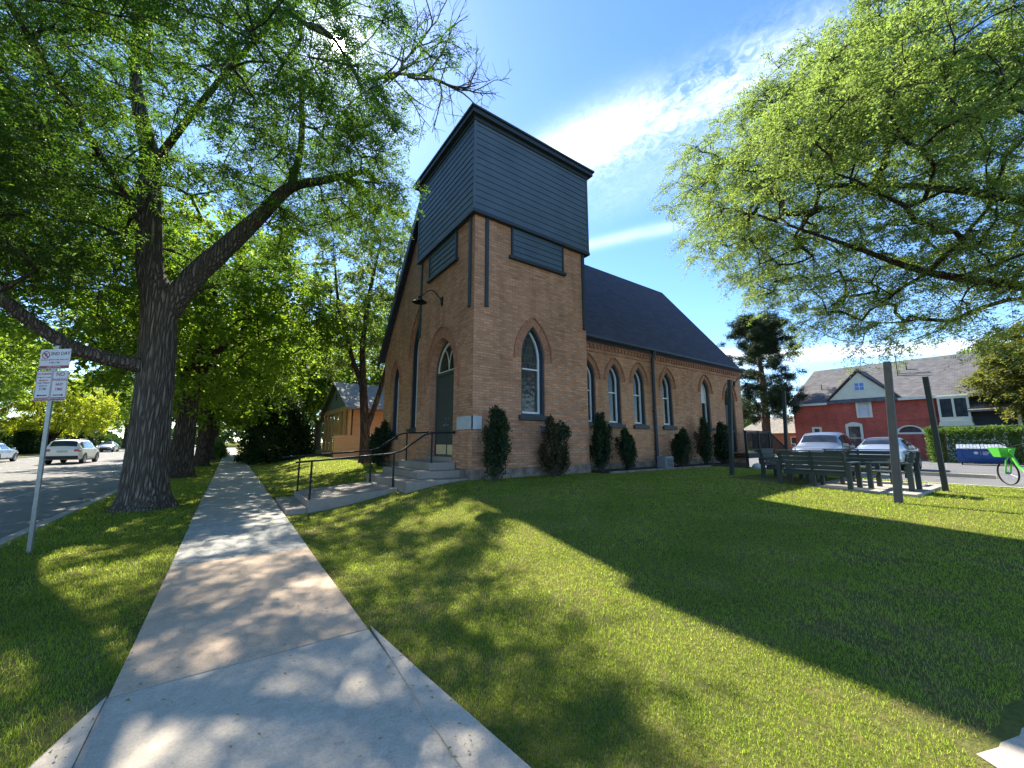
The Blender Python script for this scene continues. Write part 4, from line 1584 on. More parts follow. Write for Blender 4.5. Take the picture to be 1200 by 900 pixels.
def gz(x, y):
    return float(base_z(y)) if x < 1.1 else float(lawn_z(x, y))


SG = 'street trees beside the pavement'
kindA = proto_tree('street_tree', 'dark trunked street tree just behind the massive old one', (-1.6, 21.7, gz(-2, 21.7)), 12.0, 5.6, LF_B, BARK2, 61, 300, 20, group=SG, trunk_r=.36)
kindB = proto_tree('yard_tree', 'leafy yard tree behind the dark bush nearest the pavement', (5.5, 43.0, gz(5.5, 43)), 11.5, 5.0, LF_B, BARK2, 73, 260, 20, trunk_r=.26, fork=.22, group='yard trees behind the new house')
kindB['label'] = 'leafy yard tree rising behind the neighbouring house porch'
dup(kindA, (-1.3, 30.5, gz(-2, 30)), 1.9, 'street tree with a leaning trunk, third along the pavement', (.95, .95, .92), SG)
dup(kindA, (-1.4, 41, gz(-2, 41)), 3.6, 'street tree fourth along the pavement strip, mostly hidden', 1.0, SG)
dup(kindA, (-1.3, 53, gz(-2, 53)), 5.1, 'small looking street tree where the pavement vanishes', .95, SG)
dup(kindB, (1.9, 48.5, gz(1.9, 48)), 2.2, 'leafy yard tree beside the far end of the pavement', .95, 'yard trees behind the new house')
dup(kindB, (10.5, 37.5, gz(10, 37)), 4.0, 'taller yard tree seen above the new house roof', 1.22, 'yard trees behind the new house')
dup(kindB, (9.0, 55, gz(9, 50)), 1.0, 'large distant yard tree filling the gap above the bush', 1.4, 'yard trees behind the new house')
dup(kindB, (17.5, 33, gz(17, 33)), 5.0, 'tall yard tree behind the church, glimpsed beside its gable', 1.15, 'yard trees behind the new house')
FG = 'trees across the street'
for args in ((-18.5, 36, 0.3, 1.05, 'tree across the street spreading over the hedge at the left edge'), (-20, 52, 2.0, 1.15, 'tree across the street behind the silver car'),
             (-18.5, 92, 4.2, 1.05, 'far tree across the street behind the oncoming car'), (-25, 66, 5.0, 1.3, 'tall tree across the street behind the yellow one'), (-27, 44, 1.2, 1.25, 'tall tree standing behind the brick house across the street'),
             (-17.5, 112, 3.0, 1.0, 'distant tree across the street at the end of the road'), (-19, 23, 2.7, 1.0, 'near tree across the street, mostly outside the left edge')):
    x, y, rz, s, lb = args
    dup(kindA, (x, y, float(base_z(y))), rz, lb, s, FG)
yt = proto_tree('yellow_tree', 'bright yellow green tree glowing across the street above the white car', (-17.6, 71, float(base_z(71))), 9.6, 5.2, LF_Y, BARK2, 85, 200, 26, trunk_r=.2, fork=.2)
# trees on the right, beyond the parking lot
rq = proto_tree('garden_tree', 'olive green garden tree in front of the red house porch', (46.0, .2, .1), 9.5, 3.6, LF_Q, BARK2, 91, 200, 26, trunk_r=.2, fork=.2)
dup(kindB, (52, -6.5, 0), 2.5, 'rounded green tree at the right edge behind the hedge', 1.0)
dup(kindB, (66, 3, 0), .4, 'distant green tree behind the red house ridge', 1.05)
dup(kindB, (72, 34, 0), 3.3, 'distant green tree left of the pine, behind the church', .85)

# pine: irregular tiers of needle tufts on a bare reddish trunk
px0, py0 = 44.0, 17.6
g_ = np.random.default_rng(17)
st = [flare(px0, py0, .1, 4, .38), [(px0, py0, 3.9, .34), (px0 + .1, py0, 8, .26), (px0 - .1, py0 + .1, 11.5, .14), (px0, py0, 14.3, .05)]]
pc = []
for i in range(84):
    z = g_.uniform(3.6, 14.4)
    a = g_.uniform(0, 6.28)
    rr = (3.9 * math.sqrt(max(0, 1 - ((z - 7.5) / 7.3) ** 2)) + .3) * g_.uniform(.35, 1.1)
    for q in range(6):
        pc.append((px0 + (rr * g_.uniform(.45, 1)) * math.cos(a + g_.normal(0, .22)), py0 + rr * g_.uniform(.45, 1) * math.sin(a + g_.normal(0, .22)), z + g_.normal(0, .28) + .12 * rr))
make_tree('pine_tree', 'tall dark pine with a reddish trunk beyond the church end', 'tree', (px0, py0, .1), st, np.array(pc), None, LF_P, BARKP,
          k=7, L=(.3, .75), m=30, ls=(.18, .34), lw=.16, droop=-.1, flat=.5, seed=18, spread=.10, leafdir=.85)

# bare dead boughs at the top of the big tree
g_ = np.random.default_rng(5)
root = (2.4, 9.9, 11.3)
bb = thing('dead_branch', 'bare leafless branch ends poking out beside the tower top', 'dead branch', root)
chs = []
def dead(p, d, L, r, lev):
    k = max(4, int(L / .22))
    pts = [np.array(p)]
    d = np.array(d, float)
    for i in range(k):
        d = d + g_.normal(size=3) * .16 + np.array([0, 0, -.02 * (lev > 1)])
        d /= np.linalg.norm(d)
        pts.append(pts[-1] + d * L / k)
    pts = np.array(pts)
    chs.append((pts, np.linspace(r, max(r * .3, .004), len(pts)), 5 if r > .02 else 3))
    if lev < 4:
        for i in range(1, len(pts) - 1):
            if g_.random() < .85:
                s = g_.normal(size=3) * .8 + d * .75
                dead(pts[i], s / np.linalg.norm(s), L * g_.uniform(.35, .62), r * .5, lev + 1)
dead((2.2, 9.9, 11.2), (.86, -.25, .42), 3.0, .055, 1)
dead((2.8, 9.75, 11.5), (.35, -.2, .9), 2.9, .045, 1)
dead((3.2, 9.6, 11.7), (.95, -.25, -.05), 2.6, .04, 1)
dead((2.6, 9.8, 11.3), (.75, -.5, .75), 2.6, .04, 1)
V, F = tubes_mesh(chs)
fast_mesh('twigs', V - np.array(root), F, TWIGM, bb, smooth=True)


# ------------------------------------------------------------------ shrubs, bushes, hedges
def leaf_mass(inside, bounds, n, ls, lw, seed, outdir=None, tone_f=None):
    rg = np.random.default_rng(seed)
    P = np.zeros((0, 3))
    while len(P) < n:
        Q = rg.uniform(bounds[0], bounds[1], (n * 3, 3))
        P = np.concatenate([P, Q[inside(Q, rg)]])
    P = P[:n]
    return P, rg


def shrub(name, label, loc, h, w, lf, seed, n=9000, ls=(.05, .11), lw=.4, lean=0., lobes=1, sub=None, group=None):
    t = thing(name, label, 'shrub', loc, 0, group)
    rg = np.random.default_rng(seed)
    f = lumpy(seed, 3.2)
    # upright sprays: each spray is a thin upward plume of leaves
    ns = int(30 + 6 * lobes)
    P, Dv, T = [], [], []
    chs_ = []
    for i in range(ns):
        a = rg.uniform(0, 6.28)
        z0 = h * rg.uniform(.02, .72)
        z1 = min(z0 + h * rg.uniform(.22, .42), h * rg.uniform(.80, 1.08))
        prof_ = (1 - .55 * (z1 / h) ** 2.2) * (1 + .35 * math.sin(a * 2 + seed) * math.sin(3.1 * z1 + seed))
        rr = w * .5 * math.sqrt(rg.uniform(.1, 1)) * prof_ * (1.45 if rg.random() < .26 else .92)
        ox, oy = (0, 0)
        if lobes > 1:
            ox = (-.17 if i % 2 else .19) * w / .55 * (.3 + .7 * z1 / h)
        b = np.array([ox * .8 + rr * .72 * math.cos(a), rr * .72 * math.sin(a), z0])
        e = np.array([ox + rr * math.cos(a) + lean * z1, rr * math.sin(a), z1])
        k = int(n / ns)
        u = rg.uniform(0, 1, k) ** .8
        q = b + (e - b) * u[:, None] + rg.normal(size=(k, 3)) * (.085 * (1.1 - .85 * u))[:, None] * np.array([1, 1, .8]) * (w / .6)
        d = (e - b) / np.linalg.norm(e - b) * .55 + rg.normal(size=(k, 3)) * .5
        P.append(q); Dv.append(d); T.append(np.clip(rg.uniform(0, .4) + rg.uniform(0, .4, k) + .25 * u, 0, 1))
        chs_.append((np.array([[ox * .2, 0, -.05], [b[0], b[1], z0 + .05], [e[0], e[1], z1 * .93]]), np.array([.016, .012, .004]), 4))
    P, Dv, T = np.concatenate(P), np.concatenate(Dv), np.concatenate(T)
    P[:, 2] = np.maximum(P[:, 2], .03)
    Ls = rg.uniform(ls[0], ls[1], len(P))
    V = leaf_quads(P, Dv, Ls, Ls * lw, rg, .1)
    mi = None
    mats = [lf]
    if sub:
        mats = [lf, sub]
        mi = ((f(P) > .75) | (rg.random(len(P)) < .06)).astype(int)
        if lobes > 1:
            mi = ((P[:, 0] < .02) & (rg.random(len(P)) < .6)).astype(int) | mi
    fast_mesh('foliage', V, np.arange(len(V)).reshape(-1, 4), mats, t, tone=np.repeat(T, 4), mi=mi)
    V, F = tubes_mesh(chs_)
    fast_mesh('stem', V, F, TWIGM, t, smooth=True)
    return t


UG = 'evergreen shrubs along the church wall'
s1 = shrub('evergreen_shrub', 'dark evergreen shrub with browned tips by the tower corner', (5.42, 8.32, .52), 1.84, .64, LF_U, 101, 8500, sub=LF_UB, group=UG)
shrub('evergreen_shrub', 'split evergreen shrub, bare brown left half, under the tall tower window', (7.50, 8.40, .53), 1.60, .60, LF_U, 102, 5600, sub=LF_UB, lobes=2, group=UG)
shrub('evergreen_shrub', 'tall evergreen shrub where the tower meets the nave', (9.72, 8.72, .54), 1.88, .62, LF_U, 103, 8500, group=UG)
s4 = shrub('evergreen_shrub', 'thin evergreen shrub below the first full nave window', (11.05, 8.78, .54), 1.45, .54, LF_U, 104, 6200, group=UG)
dup(s4, (14.35, 8.8, .54), 2.0, 'evergreen shrub beside the grey utility box under the nave windows', (1.1, 1.1, 1.05), UG)
dup(s1, (16.15, 8.85, .54), 1.2, 'cone shaped evergreen shrub in front of the curtained window', (1.05, 1.05, 1.05), UG)
dup(s4, (17.65, 8.85, .54), 4.0, 'evergreen shrub farthest along the wall, beside the side door', (1.3, 1.3, 1.28), UG)
dup(s4, (5.0, 16.2, .5), 3.0, 'dark leafy shrub against the church front left of its tall window', (1.3, 1.3, 1.3), UG)


def bush(name, label, cat, loc, size, lf, seed, n, ls, lw=.5, group=None, box=False, kind=None):
    t = thing(name, label, cat, loc, 0, group)
    rg = np.random.default_rng(seed)
    f = lumpy(seed, 1.1 / max(.5, min(size) / 2) if not box else .9)
    f2 = lumpy(seed + 4, 2.6)
    sx_, sy_, sz_ = size[0] / 2, size[1] / 2, size[2]
    if box:
        # leaves in a layer under the clipped faces, which wander in and out a little
        k = n
        face = rg.choice(5, k, p=np.array([size[1] * sz_, size[1] * sz_, size[0] * sz_, size[0] * sz_, size[0] * size[1] * 1.2]) / (2 * size[1] * sz_ + 2 * size[0] * sz_ + size[0] * size[1] * 1.2))
        u, v = rg.uniform(-1, 1, k), rg.uniform(-1, 1, k)
        P = np.zeros((k, 3))
        P[:, 0] = np.where(face == 0, -sx_, np.where(face == 1, sx_, u * sx_))
        P[:, 1] = np.where(face == 2, -sy_, np.where(face == 3, sy_, np.where(face < 2, u * sy_, v * sy_)))
        P[:, 2] = np.where(face == 4, sz_, (v * .5 + .5) * sz_)
        Nn = np.zeros((k, 3))
        for i, nn in enumerate(((-1, 0, 0), (1, 0, 0), (0, -1, 0), (0, 1, 0), (0, 0, 1))):
            Nn[face == i] = nn
        P = P + Nn * (-.12 - np.abs(rg.normal(0, .13, k)) + .10 * f(P) + .06 * f2(P))[:, None]
        P[:, 2] = np.maximum(P[:, 2], .03)
    else:
        U = rg.normal(size=(n, 3))
        U /= np.linalg.norm(U, axis=1, keepdims=True)
        U[:, 2] = np.abs(U[:, 2] * 1.2) - .2
        rad = (1 + .22 * f(U * 2.2) + .10 * f2(U * 2.6)) * rg.uniform(.55, 1.02, n) ** .5
        P = U * rad[:, None] * np.array([sx_, sy_, sz_])
        P[:, 2] = np.maximum(P[:, 2] + .02, rg.uniform(.02, .25, n))
        Nn = U
    Dv = Nn * .4 + rg.normal(size=P.shape) * .7
    Ls = rg.uniform(ls[0], ls[1], len(P))
    V = leaf_quads(P, Dv, Ls, Ls * lw, rg, .3)
    T = np.clip(.3 + .18 * f2(P) + rg.uniform(-.25, .3, len(P)), 0, 1)
    fast_mesh('foliage', V, np.arange(len(V)).reshape(-1, 4), lf, t, tone=np.repeat(T, 4))
    chs_ = []
    for i in range(26 if not box else int(max(size) * 5)):
        e = P[rg.integers(len(P))]
        b = np.array([e[0] * .5, e[1] * .5, -.05]) if not box else np.array([np.clip(e[0], -sx_ * .5, sx_ * .5), e[1], -.05])
        md = (b + e * .9) / 2 + rg.normal(size=3) * .08
        chs_.append((np.array([b, md, b + (e - b) * .92]), np.array([.022, .016, .005]), 4))
    V, F = tubes_mesh(chs_)
    fast_mesh('stem', V, F, TWIGM, t, smooth=True)
    return t


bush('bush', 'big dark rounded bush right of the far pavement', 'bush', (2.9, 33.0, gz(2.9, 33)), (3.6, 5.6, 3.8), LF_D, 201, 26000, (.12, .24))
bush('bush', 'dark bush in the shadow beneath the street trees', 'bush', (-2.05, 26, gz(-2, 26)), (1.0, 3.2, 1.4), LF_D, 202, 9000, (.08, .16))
bush('bush', 'sunlit pale green bush at the far end of the pavement', 'bush', (-.9, 45.5, gz(-1, 45)), (1.6, 3.0, 1.5), LF_S, 203, 5000, (.12, .22))
bush('bush', 'small sunlit bush on the right of the far pavement', 'bush', (2.1, 39.0, gz(1.0, 39)), (1.2, 2.4, 1.0), LF_S, 204, 4000, (.1, .2))
bush('bush', 'low ivy covered clump at the foot of the slim tree', 'bush', (6.3, 19.9, .5), (1.5, 1.2, 1.5), LF_D, 205, 6000, (.07, .14))
bush('hedge', 'long clipped green hedge behind the blue dumpsters', 'hedge', (39.6, -1.2, .12), (2.4, 13.8, 2.4), LF_H, 206, 60000, (.07, .15), box=True)
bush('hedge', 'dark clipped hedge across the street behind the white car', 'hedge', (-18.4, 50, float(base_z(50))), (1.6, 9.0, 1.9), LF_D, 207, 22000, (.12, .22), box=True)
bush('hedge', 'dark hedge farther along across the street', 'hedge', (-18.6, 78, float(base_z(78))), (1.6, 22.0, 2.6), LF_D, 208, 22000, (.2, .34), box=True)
bush('grass_clump', 'low sunlit grass clump on the far kerb near the silver car', 'grass clump', (-16.7, 51, float(base_z(51))), (1.0, 3.6, .8), LF_S, 209, 3000, (.1, .3), .2)
bush('bush', 'bright green sunlit bush at the foot of the pine', 'bush', (40.5, 17.2, .15), (2.2, 2.2, 1.5), LF_S, 210, 3000, (.1, .2))

# far-off wood that closes the horizon
g_ = np.random.default_rng(33)
N = 60000
th = g_.uniform(R(-48), R(112), N)
rr = g_.uniform(128, 165, N)
hh_ = (7.0 + 3.5 * np.sin(th * 9) + 2.2 * np.sin(th * 23 + 1) + 1.5 * np.sin(th * 51)) * g_.uniform(0, 1, N) ** .6
P = np.stack([rr * np.sin(th), rr * np.cos(th), .4 + hh_], -1)
Ls = g_.uniform(.8, 1.7, N)
V = leaf_quads(P, g_.normal(size=(N, 3)), Ls, Ls * .6, g_, .4)
o = fast_mesh('treeline', V, np.arange(len(V)).reshape(-1, 4), LF_D, tone=np.repeat(g_.uniform(0, 1, N), 4))
tag(o, 'distant wooded skyline closing the view beyond the houses', 'woods', kind='stuff')


# ------------------------------------------------------------------ parking sign
SIGNW = plain('white_sign_sheet', (0.62, 0.60, 0.62), (0.54, 0.53, 0.55), 0.4, 5)
REDP = plain('dark_red_sign_print', (0.30, 0.018, 0.03), (0.26, 0.015, 0.026), 0.45, 5)
BLKP = plain('black_sign_print', (0.03, 0.025, 0.03), (0.025, 0.02, 0.025), 0.5, 5)
sroot = Vector((-2.12, 8.43, -.02))
stop = Vector((-2.19, 8.46, 2.90))
sign = thing('parking_sign', 'leaning steel post carrying three white and red parking signs by the street', 'road sign', sroot)
m = MB()
ax = (stop - sroot).normalized()
su = Vector((.80, -.60, 0))
su = (su - ax * su.dot(ax)).normalized()
sn = su.cross(ax).normalized()
if sn.y > 0:
    sn = -sn
prof = [(-.032, .0), (-.032, .006), (-.014, .006), (-.014, .034), (.014, .034), (.014, .006), (.032, .006), (.032, .0)]
m.prism(prof, sroot - ax * .3, su, -sn, ax, (stop - sroot).length + .3)
m.build('post', STEEL, sign, sroot)


def stext(txt, par, o, size, mat, al='CENTER', sx_=1.0):
    c = bpy.data.curves.new('lettering', 'FONT')
    c.body = txt
    c.size = size
    c.align_x, c.align_y = al, 'CENTER'
    c.extrude = .0006
    c.offset = size * .012
    c.materials.append(mat)
    tmp = bpy.data.objects.new('lettering', c)
    me_ = bpy.data.meshes.new_from_object(tmp)
    bpy.data.objects.remove(tmp)
    ob = bpy.data.objects.new('lettering', me_)
    C.objects.link(ob)
    ob.parent = par
    mt = Matrix((su * sx_, ax, sn)).transposed().to_4x4()
    mt.translation = Vector(o) - sroot
    ob.matrix_local = mt
    return ob


def rrect(w, h, r, n=4):
    pts = []
    for cx, cy, a0 in ((w / 2 - r, h / 2 - r, 0), (-w / 2 + r, h / 2 - r, 90), (-w / 2 + r, -h / 2 + r, 180), (w / 2 - r, -h / 2 + r, 270)):
        pts += [(cx + r * math.cos(R(a0 + 90 * k / n)), cy + r * math.sin(R(a0 + 90 * k / n))) for k in range(n + 1)]
    return pts


def panel(c, w, h, lines, bar, barh, arrow=0, symbol=False, frame=False):
    o = sroot + ax * c[1] + su * c[0] + sn * .006
    m = MB()
    m.prism(rrect(w, h, .018), o, su, ax, sn, .003)
    pn = m.build('sign_panel', SIGNW, sign, sroot)
    if frame:
        m = MB()
        m.ring(rrect(w - .012, h - .012, .014), rrect(w - .02, h - .02, .012), o + sn * .003, su, ax, sn, .0012)
        m.build('border', REDP, pn, sroot)
    m = MB()
    m.prism(rrect(w - .014, barh, .008), o + sn * .003 + ax * (-h / 2 + barh / 2 + .008), su, ax, sn, .0014)
    m.build('red_band', REDP, pn, sroot)
    stext(bar, pn, o + sn * .0048 + ax * (-h / 2 + barh / 2 + .008), barh * .62, SIGNW)
    for txt, x, z, s, mt in lines:
        stext(txt, pn, o + su * x + ax * z + sn * .0036, s, mt)
    if arrow:
        m = MB()
        k = arrow
        m.prism([(-.075, -.007), (.05, -.007), (.05, -.018), (.08, 0), (.05, .018), (.05, .007), (-.075, .007)] if k > 0 else [(.075, .007), (-.05, .007), (-.05, .018), (-.08, 0), (-.05, -.018), (-.05, -.007), (.075, -.007)], o + sn * .003 + ax * (-h / 2 + barh + .04), su, ax, sn, .0014)
        m.build('arrow', BLKP, pn, sroot)
    if symbol:
        m = MB()
        q = o + su * (-w / 2 + .085) + ax * (h / 2 - .085) + sn * .003
        cir = lambda r: [(r * math.cos(t), r * math.sin(t)) for t in np.linspace(0, 2 * math.pi, 24, endpoint=False)]
        m.ring(cir(.058), cir(.046), q, su, ax, sn, .0016)
        m.prism([(-.042, .028), (-.03, .042), (.042, -.028), (.03, -.042)][::-1], q + sn * .0002, su, ax, sn, .0018)
        m.build('no_parking_symbol', REDP, pn, sroot)
        stext('P', pn, q + sn * .0004, .075, BLKP)


panel((0.005, 2.72), .455, .295, [('2ND DAY', .072, .078, .068, BLKP), ('OF EACH MONTH APR THRU NOV', 0, -.012, .027, REDP), ('8 AM - 6 PM', 0, -.055, .030, BLKP)], 'STREET SWEEPING', .040, symbol=True)
panel((-.118, 2.325), .235, .44, [('NO PARKING', 0, .175, .036, REDP), ('8 AM TO 10 AM', 0, .125, .028, REDP), ('MONDAY', 0, .080, .032, REDP), ('THRU FRIDAY', 0, .042, .030, REDP), ('EXCEPT BY', 0, .000, .026, REDP), ('2 HR', 0, -.045, .050, BLKP)], 'TOW AWAY ZONE', .042, arrow=-1, frame=True)
panel((.122, 2.325), .235, .44, [('NO', 0, .165, .080, REDP), ('PARKING', 0, .085, .050, REDP), ('ANY', 0, .015, .055, REDP), ('TIME', 0, -.055, .055, REDP)], 'TOW AWAY ZONE', .042, arrow=1, frame=True)


# ------------------------------------------------------------------ cars
def paint(name, c, metal=0.3, rough=.32):
    m_, t_, b_ = newmat(name)
    b_.inputs['Base Color'].default_value = (*c, 1)
    b_.inputs['Metallic'].default_value = metal
    b_.inputs['Roughness'].default_value = rough
    b_.inputs['Coat Weight'].default_value = .7
    b_.inputs['Coat Roughness'].default_value = .08
    v = coords(t_, 'Object')
    bump(t_, b_, noise(t_, v, 3, 2), .02, .05)
    return m_


CARW, CARS, CARG = paint('white_car_paint', (.72, .73, .74), 0), paint('silver_car_paint', (.40, .43, .47), .6), paint('grey_car_paint', (.22, .24, .27), .6)
CARB = paint('pale_blue_silver_paint', (.44, .54, .66), .5)
CARGL = glassmat('car_glass', (.012, .016, .02), .05, .0)
TYRE = plain('tyre_rubber', (.018, .018, .018), (.012, .012, .012), .9, 20)
RIM = plain('alloy_rim', (.5, .51, .53), (.4, .41, .43), .3, 20, metal=.8)
PLAST = plain('black_plastic', (.02, .021, .022), (.014, .015, .016), .6, 20)
TAIL = plain('red_tail_lamp', (.35, .012, .012), (.26, .01, .01), .2, 20, spec=.6)
HEAD = plain('clear_headlamp', (.6, .63, .66), (.45, .48, .5), .15, 20, spec=.7)
PLATE = plain('licence_plate', (.30, .38, .34), (.5, .52, .5), .5, 12)

# profile rows: y, underside, belt, top, half width at sill, belt, top
SUVP = [(-2.28, .52, .92, .98, .78, .76, .70), (-2.24, .40, 1.0, 1.06, .86, .85, .76), (-2.10, .34, 1.06, 1.36, .90, .89, .70), (-1.92, .30, 1.07, 1.58, .92, .91, .66), (-1.55, .28, 1.06, 1.66, .925, .92, .66), (-.6, .27, 1.03, 1.695, .925, .92, .67),
        (.2, .27, 1.01, 1.66, .925, .92, .66), (.62, .27, 1.0, 1.52, .92, .915, .66), (1.22, .27, .99, 1.07, .92, .90, .76), (1.75, .29, .95, 1.02, .91, .88, .72), (2.1, .33, .86, .92, .86, .82, .66), (2.28, .42, .72, .76, .74, .70, .6)]
SEDP = [(-2.35, .48, .84, .90, .74, .72, .64), (-2.28, .36, .94, 1.02, .84, .82, .70), (-1.75, .30, .96, 1.06, .90, .88, .70), (-1.15, .26, .95, 1.34, .91, .89, .60), (-.5, .25, .93, 1.44, .91, .89, .58), (.2, .25, .92, 1.43, .91, .89, .58),
        (.6, .25, .91, 1.28, .91, .89, .60), (1.15, .25, .90, .98, .91, .88, .72), (1.8, .28, .86, .92, .89, .86, .70), (2.2, .33, .76, .81, .82, .78, .64), (2.36, .42, .62, .66, .70, .66, .55)]


def make_car(name, label, cat, loc, rz, prof, col, plate=True, group=None, pillar=(.15,), roof_rails=False):
    t = thing(name, label, cat, loc, rz, group)
    pr = np.array(prof)
    ys = np.linspace(pr[0, 0], pr[-1, 0], 60)
    # smooth interpolation between the rows
    def st(y):
        y = np.clip(y, pr[0, 0], pr[-1, 0])
        w = 0.06
        acc = 0
        for dy, k in ((-w, .25), (0, .5), (w, .25)):
            acc = acc + k * np.array([np.interp(y + dy, pr[:, 0], pr[:, c]) for c in range(1, 7)])
        return acc
    def sect(y):
        zb, ze, zt_, ws, wb, wt = st(y)
        cr_ = .03
        return [(0, zb), (ws * .88, zb), (ws * .985, zb + .06), (ws, zb + .18), (ws + .01, zb + (ze - zb) * .6), (wb + .004, ze - .05), (wb, ze), (wb + (wt - wb) * .5, ze + (zt_ - ze) * .52), (wt + .02, zt_ - .05), (wt - .05, zt_ - .006), (wt * .5, zt_ + cr_ * .75), (0, zt_ + cr_)]
    m = MB()
    vs, fs = [], []
    for y in ys:
        s_ = sect(y)
        ring = [(x, y, z) for x, z in s_] + [(-x, y, z) for x, z in s_[-2:0:-1]]
        vs += ring
    nr = len(ring)
    for i in range(len(ys) - 1):
        for k in range(nr):
            k2 = (k + 1) % nr
            fs.append((i * nr + k, (i + 1) * nr + k, (i + 1) * nr + k2, i * nr + k2))
    fs.append(tuple(range(nr)))
    fs.append(tuple(range((len(ys) - 1) * nr, len(ys) * nr))[::-1])
    m.add(vs, fs)
    body = m.build('body', col, t, smooth=38)
    # glass, lying a few millimetres proud of the body skin
    gl = [y for y in ys]
    top = lambda y: st(y)[2] - st(y)[1]
    cab = [y for y in np.linspace(pr[0, 0], pr[-1, 0], 400) if top(y) > .22]
    y0, y1 = cab[0], cab[-1]
    cabf = [y for y in cab if top(y) > .44]
    ya, yb = cabf[0], cabf[-1]
    cuts = [ya - .02] + [ya + (yb - ya) * p for p in pillar] + [yb - .02]
    for sg in (-1, 1):
        for a, b in zip(cuts[:-1], cuts[1:]):
            a, b = a + .04, b - .04
            yy = np.linspace(a, b, 10)
            vs = []
            for y in yy:
                zb, ze, zt_, ws, wb, wt = st(y)
                for f in (.08, .45, .84):
                    x = np.interp(f, [0, .52, 1], [wb, wb + (wt - wb) * .5, wt + .03])
                    vs.append((sg * (x + .007), y, ze + (zt_ - ze) * f))
            fs = [(i * 3 + k, i * 3 + k + 1, (i + 1) * 3 + k + 1, (i + 1) * 3 + k) for i in range(9) for k in range(2)]
            mm = MB(); mm.add(vs, fs if sg < 0 else [tuple(reversed(q)) for q in fs])
            mm.build('side_window', CARGL, t, smooth=60)
    # windscreen and rear window follow the sloping top skin
    def screen(nm, a, b, wk):
        yy = np.linspace(a, b, 9)
        vs, fs = [], []
        for y in yy:
            zb, ze, zt_, ws, wb, wt = st(y)
            for f in (-1, -.5, 0, .5, 1):
                vs.append((f * wt * wk, y, zt_ + .03 * (1 - f * f) - .004 * abs(f) + .014))
        fs = [(i * 5 + k, i * 5 + k + 1, (i + 1) * 5 + k + 1, (i + 1) * 5 + k) for i in range(8) for k in range(4)]
        mm = MB(); mm.add(vs, fs)
        mm.build(nm, CARGL, t, smooth=60)
    fr = [r for r in prof if r[0] > .3]
    screen('windscreen', yb - .12, y1 + .02, .93)
    screen('rear_window', y0 - .03, ya + .08, .90)
    L0, L1 = pr[0, 0], pr[-1, 0]
    suv = prof is SUVP
    rw = .36 if suv else .33
    for sy_, yw in ((-1, L0 + .93), (1, L1 - .90)):
        for sg in (-1, 1):
            xw = .93 if suv else .92
            mm = MB()
            mm.lathe([(rw - .12, -.105), (rw - .02, -.11), (rw, -.08), (rw, .08), (rw - .02, .11), (rw - .12, .105)], (sg * (xw - .10), yw, rw), 'x', 24)
            w_ = mm.build('wheel', TYRE, t, smooth=40)
            mm = MB()
            for s5 in range(5):
                a = s5 * 1.2566
                mm.beam((sg * (xw + .012), yw, rw), (sg * (xw + .004), yw + (rw - .115) * math.cos(a), rw + (rw - .115) * math.sin(a)), .055, .02, (sg, 0, 0))
            mm.lathe([(rw - .13, -.005), (rw - .105, .004), (rw - .115, .012)], (sg * xw, yw, rw), 'x', 24)
            mm.build('rim', RIM, w_, smooth=40)
            mm = MB()
            ar = [((rw + .075) * math.cos(a), (rw + .075) * math.sin(a)) for a in np.linspace(-.12, math.pi + .12, 20)]
            mm.prism([(p[0], p[1]) for p in ar], (sg * (xw - .12), yw, rw), Y, Z, Vector((sg, 0, 0)), .133)
            mm.build('wheel_arch', PLAST, t)
    # bumpers, lamps, plate, mirrors
    zb = st(L0 + .1)[0]
    for q in ((-.80, .80, L0 - .05, L0 + .2, zb - .02, zb + .20), (-.78, .78, L1 - .2, L1 + .03, .30, .44)):
        mm = MB()
        mm.box(*q)
        mm.build('bumper', PLAST, t, bevel=.03)
    for sg in (-1, 1):
        mm = MB()
        mm.box(min(sg * .80, sg * .938), max(sg * .80, sg * .938), L0 + 1.35, L1 - 1.33, .24, .36)
        mm.build('side_skirt', PLAST, t, bevel=.03)
    for sg in (-1, 1):
        zt1 = st(L0 + .08)[1]
        mm = MB()
        mm.box(min(sg * .56, sg * .87), max(sg * .56, sg * .87), L0 - .012, L0 + .28, zt1 - .14, zt1 + .02)
        mm.build('tail_lamp', TAIL, t, bevel=.02)
        zh = st(L1 - .15)[1]
        mm = MB()
        mm.box(min(sg * .44, sg * .80), max(sg * .44, sg * .80), L1 - .34, L1 - .04, zh - .13, zh + .0)
        mm.build('headlamp', HEAD, t, bevel=.03)
        mm = MB()
        yy = yb + .28
        zz = st(yy)[1] + .07
        mm.box(min(sg * .90, sg * 1.08), max(sg * .90, sg * 1.08), yy - .05, yy + .07, zz - .04, zz + .1)
        mm.build('wing_mirror', col, t, bevel=.03)
    mm = MB()
    mm.box(-.42, .42, L1 - .04, L1 + .012, .46, .60)
    mm.build('grille', PLAST, t, bevel=.01)
    zt1 = st(L0 + .08)[1]
    mm = MB()
    mm.box(-.26, .26, L0 - .018, L0 + .05, zt1 - .20, zt1 - .06)
    mm.build('number_plate', PLATE, t)
    if roof_rails:
        for sg in (-1, 1):
            mm = MB()
            mm.tube([(sg * .58, -1.6, 1.68), (sg * .58, -1.5, 1.75), (sg * .58, .1, 1.74), (sg * .58, .25, 1.67)], .018, 6)
            mm.build('roof_rail', PLAST, t, smooth=50)
    return t


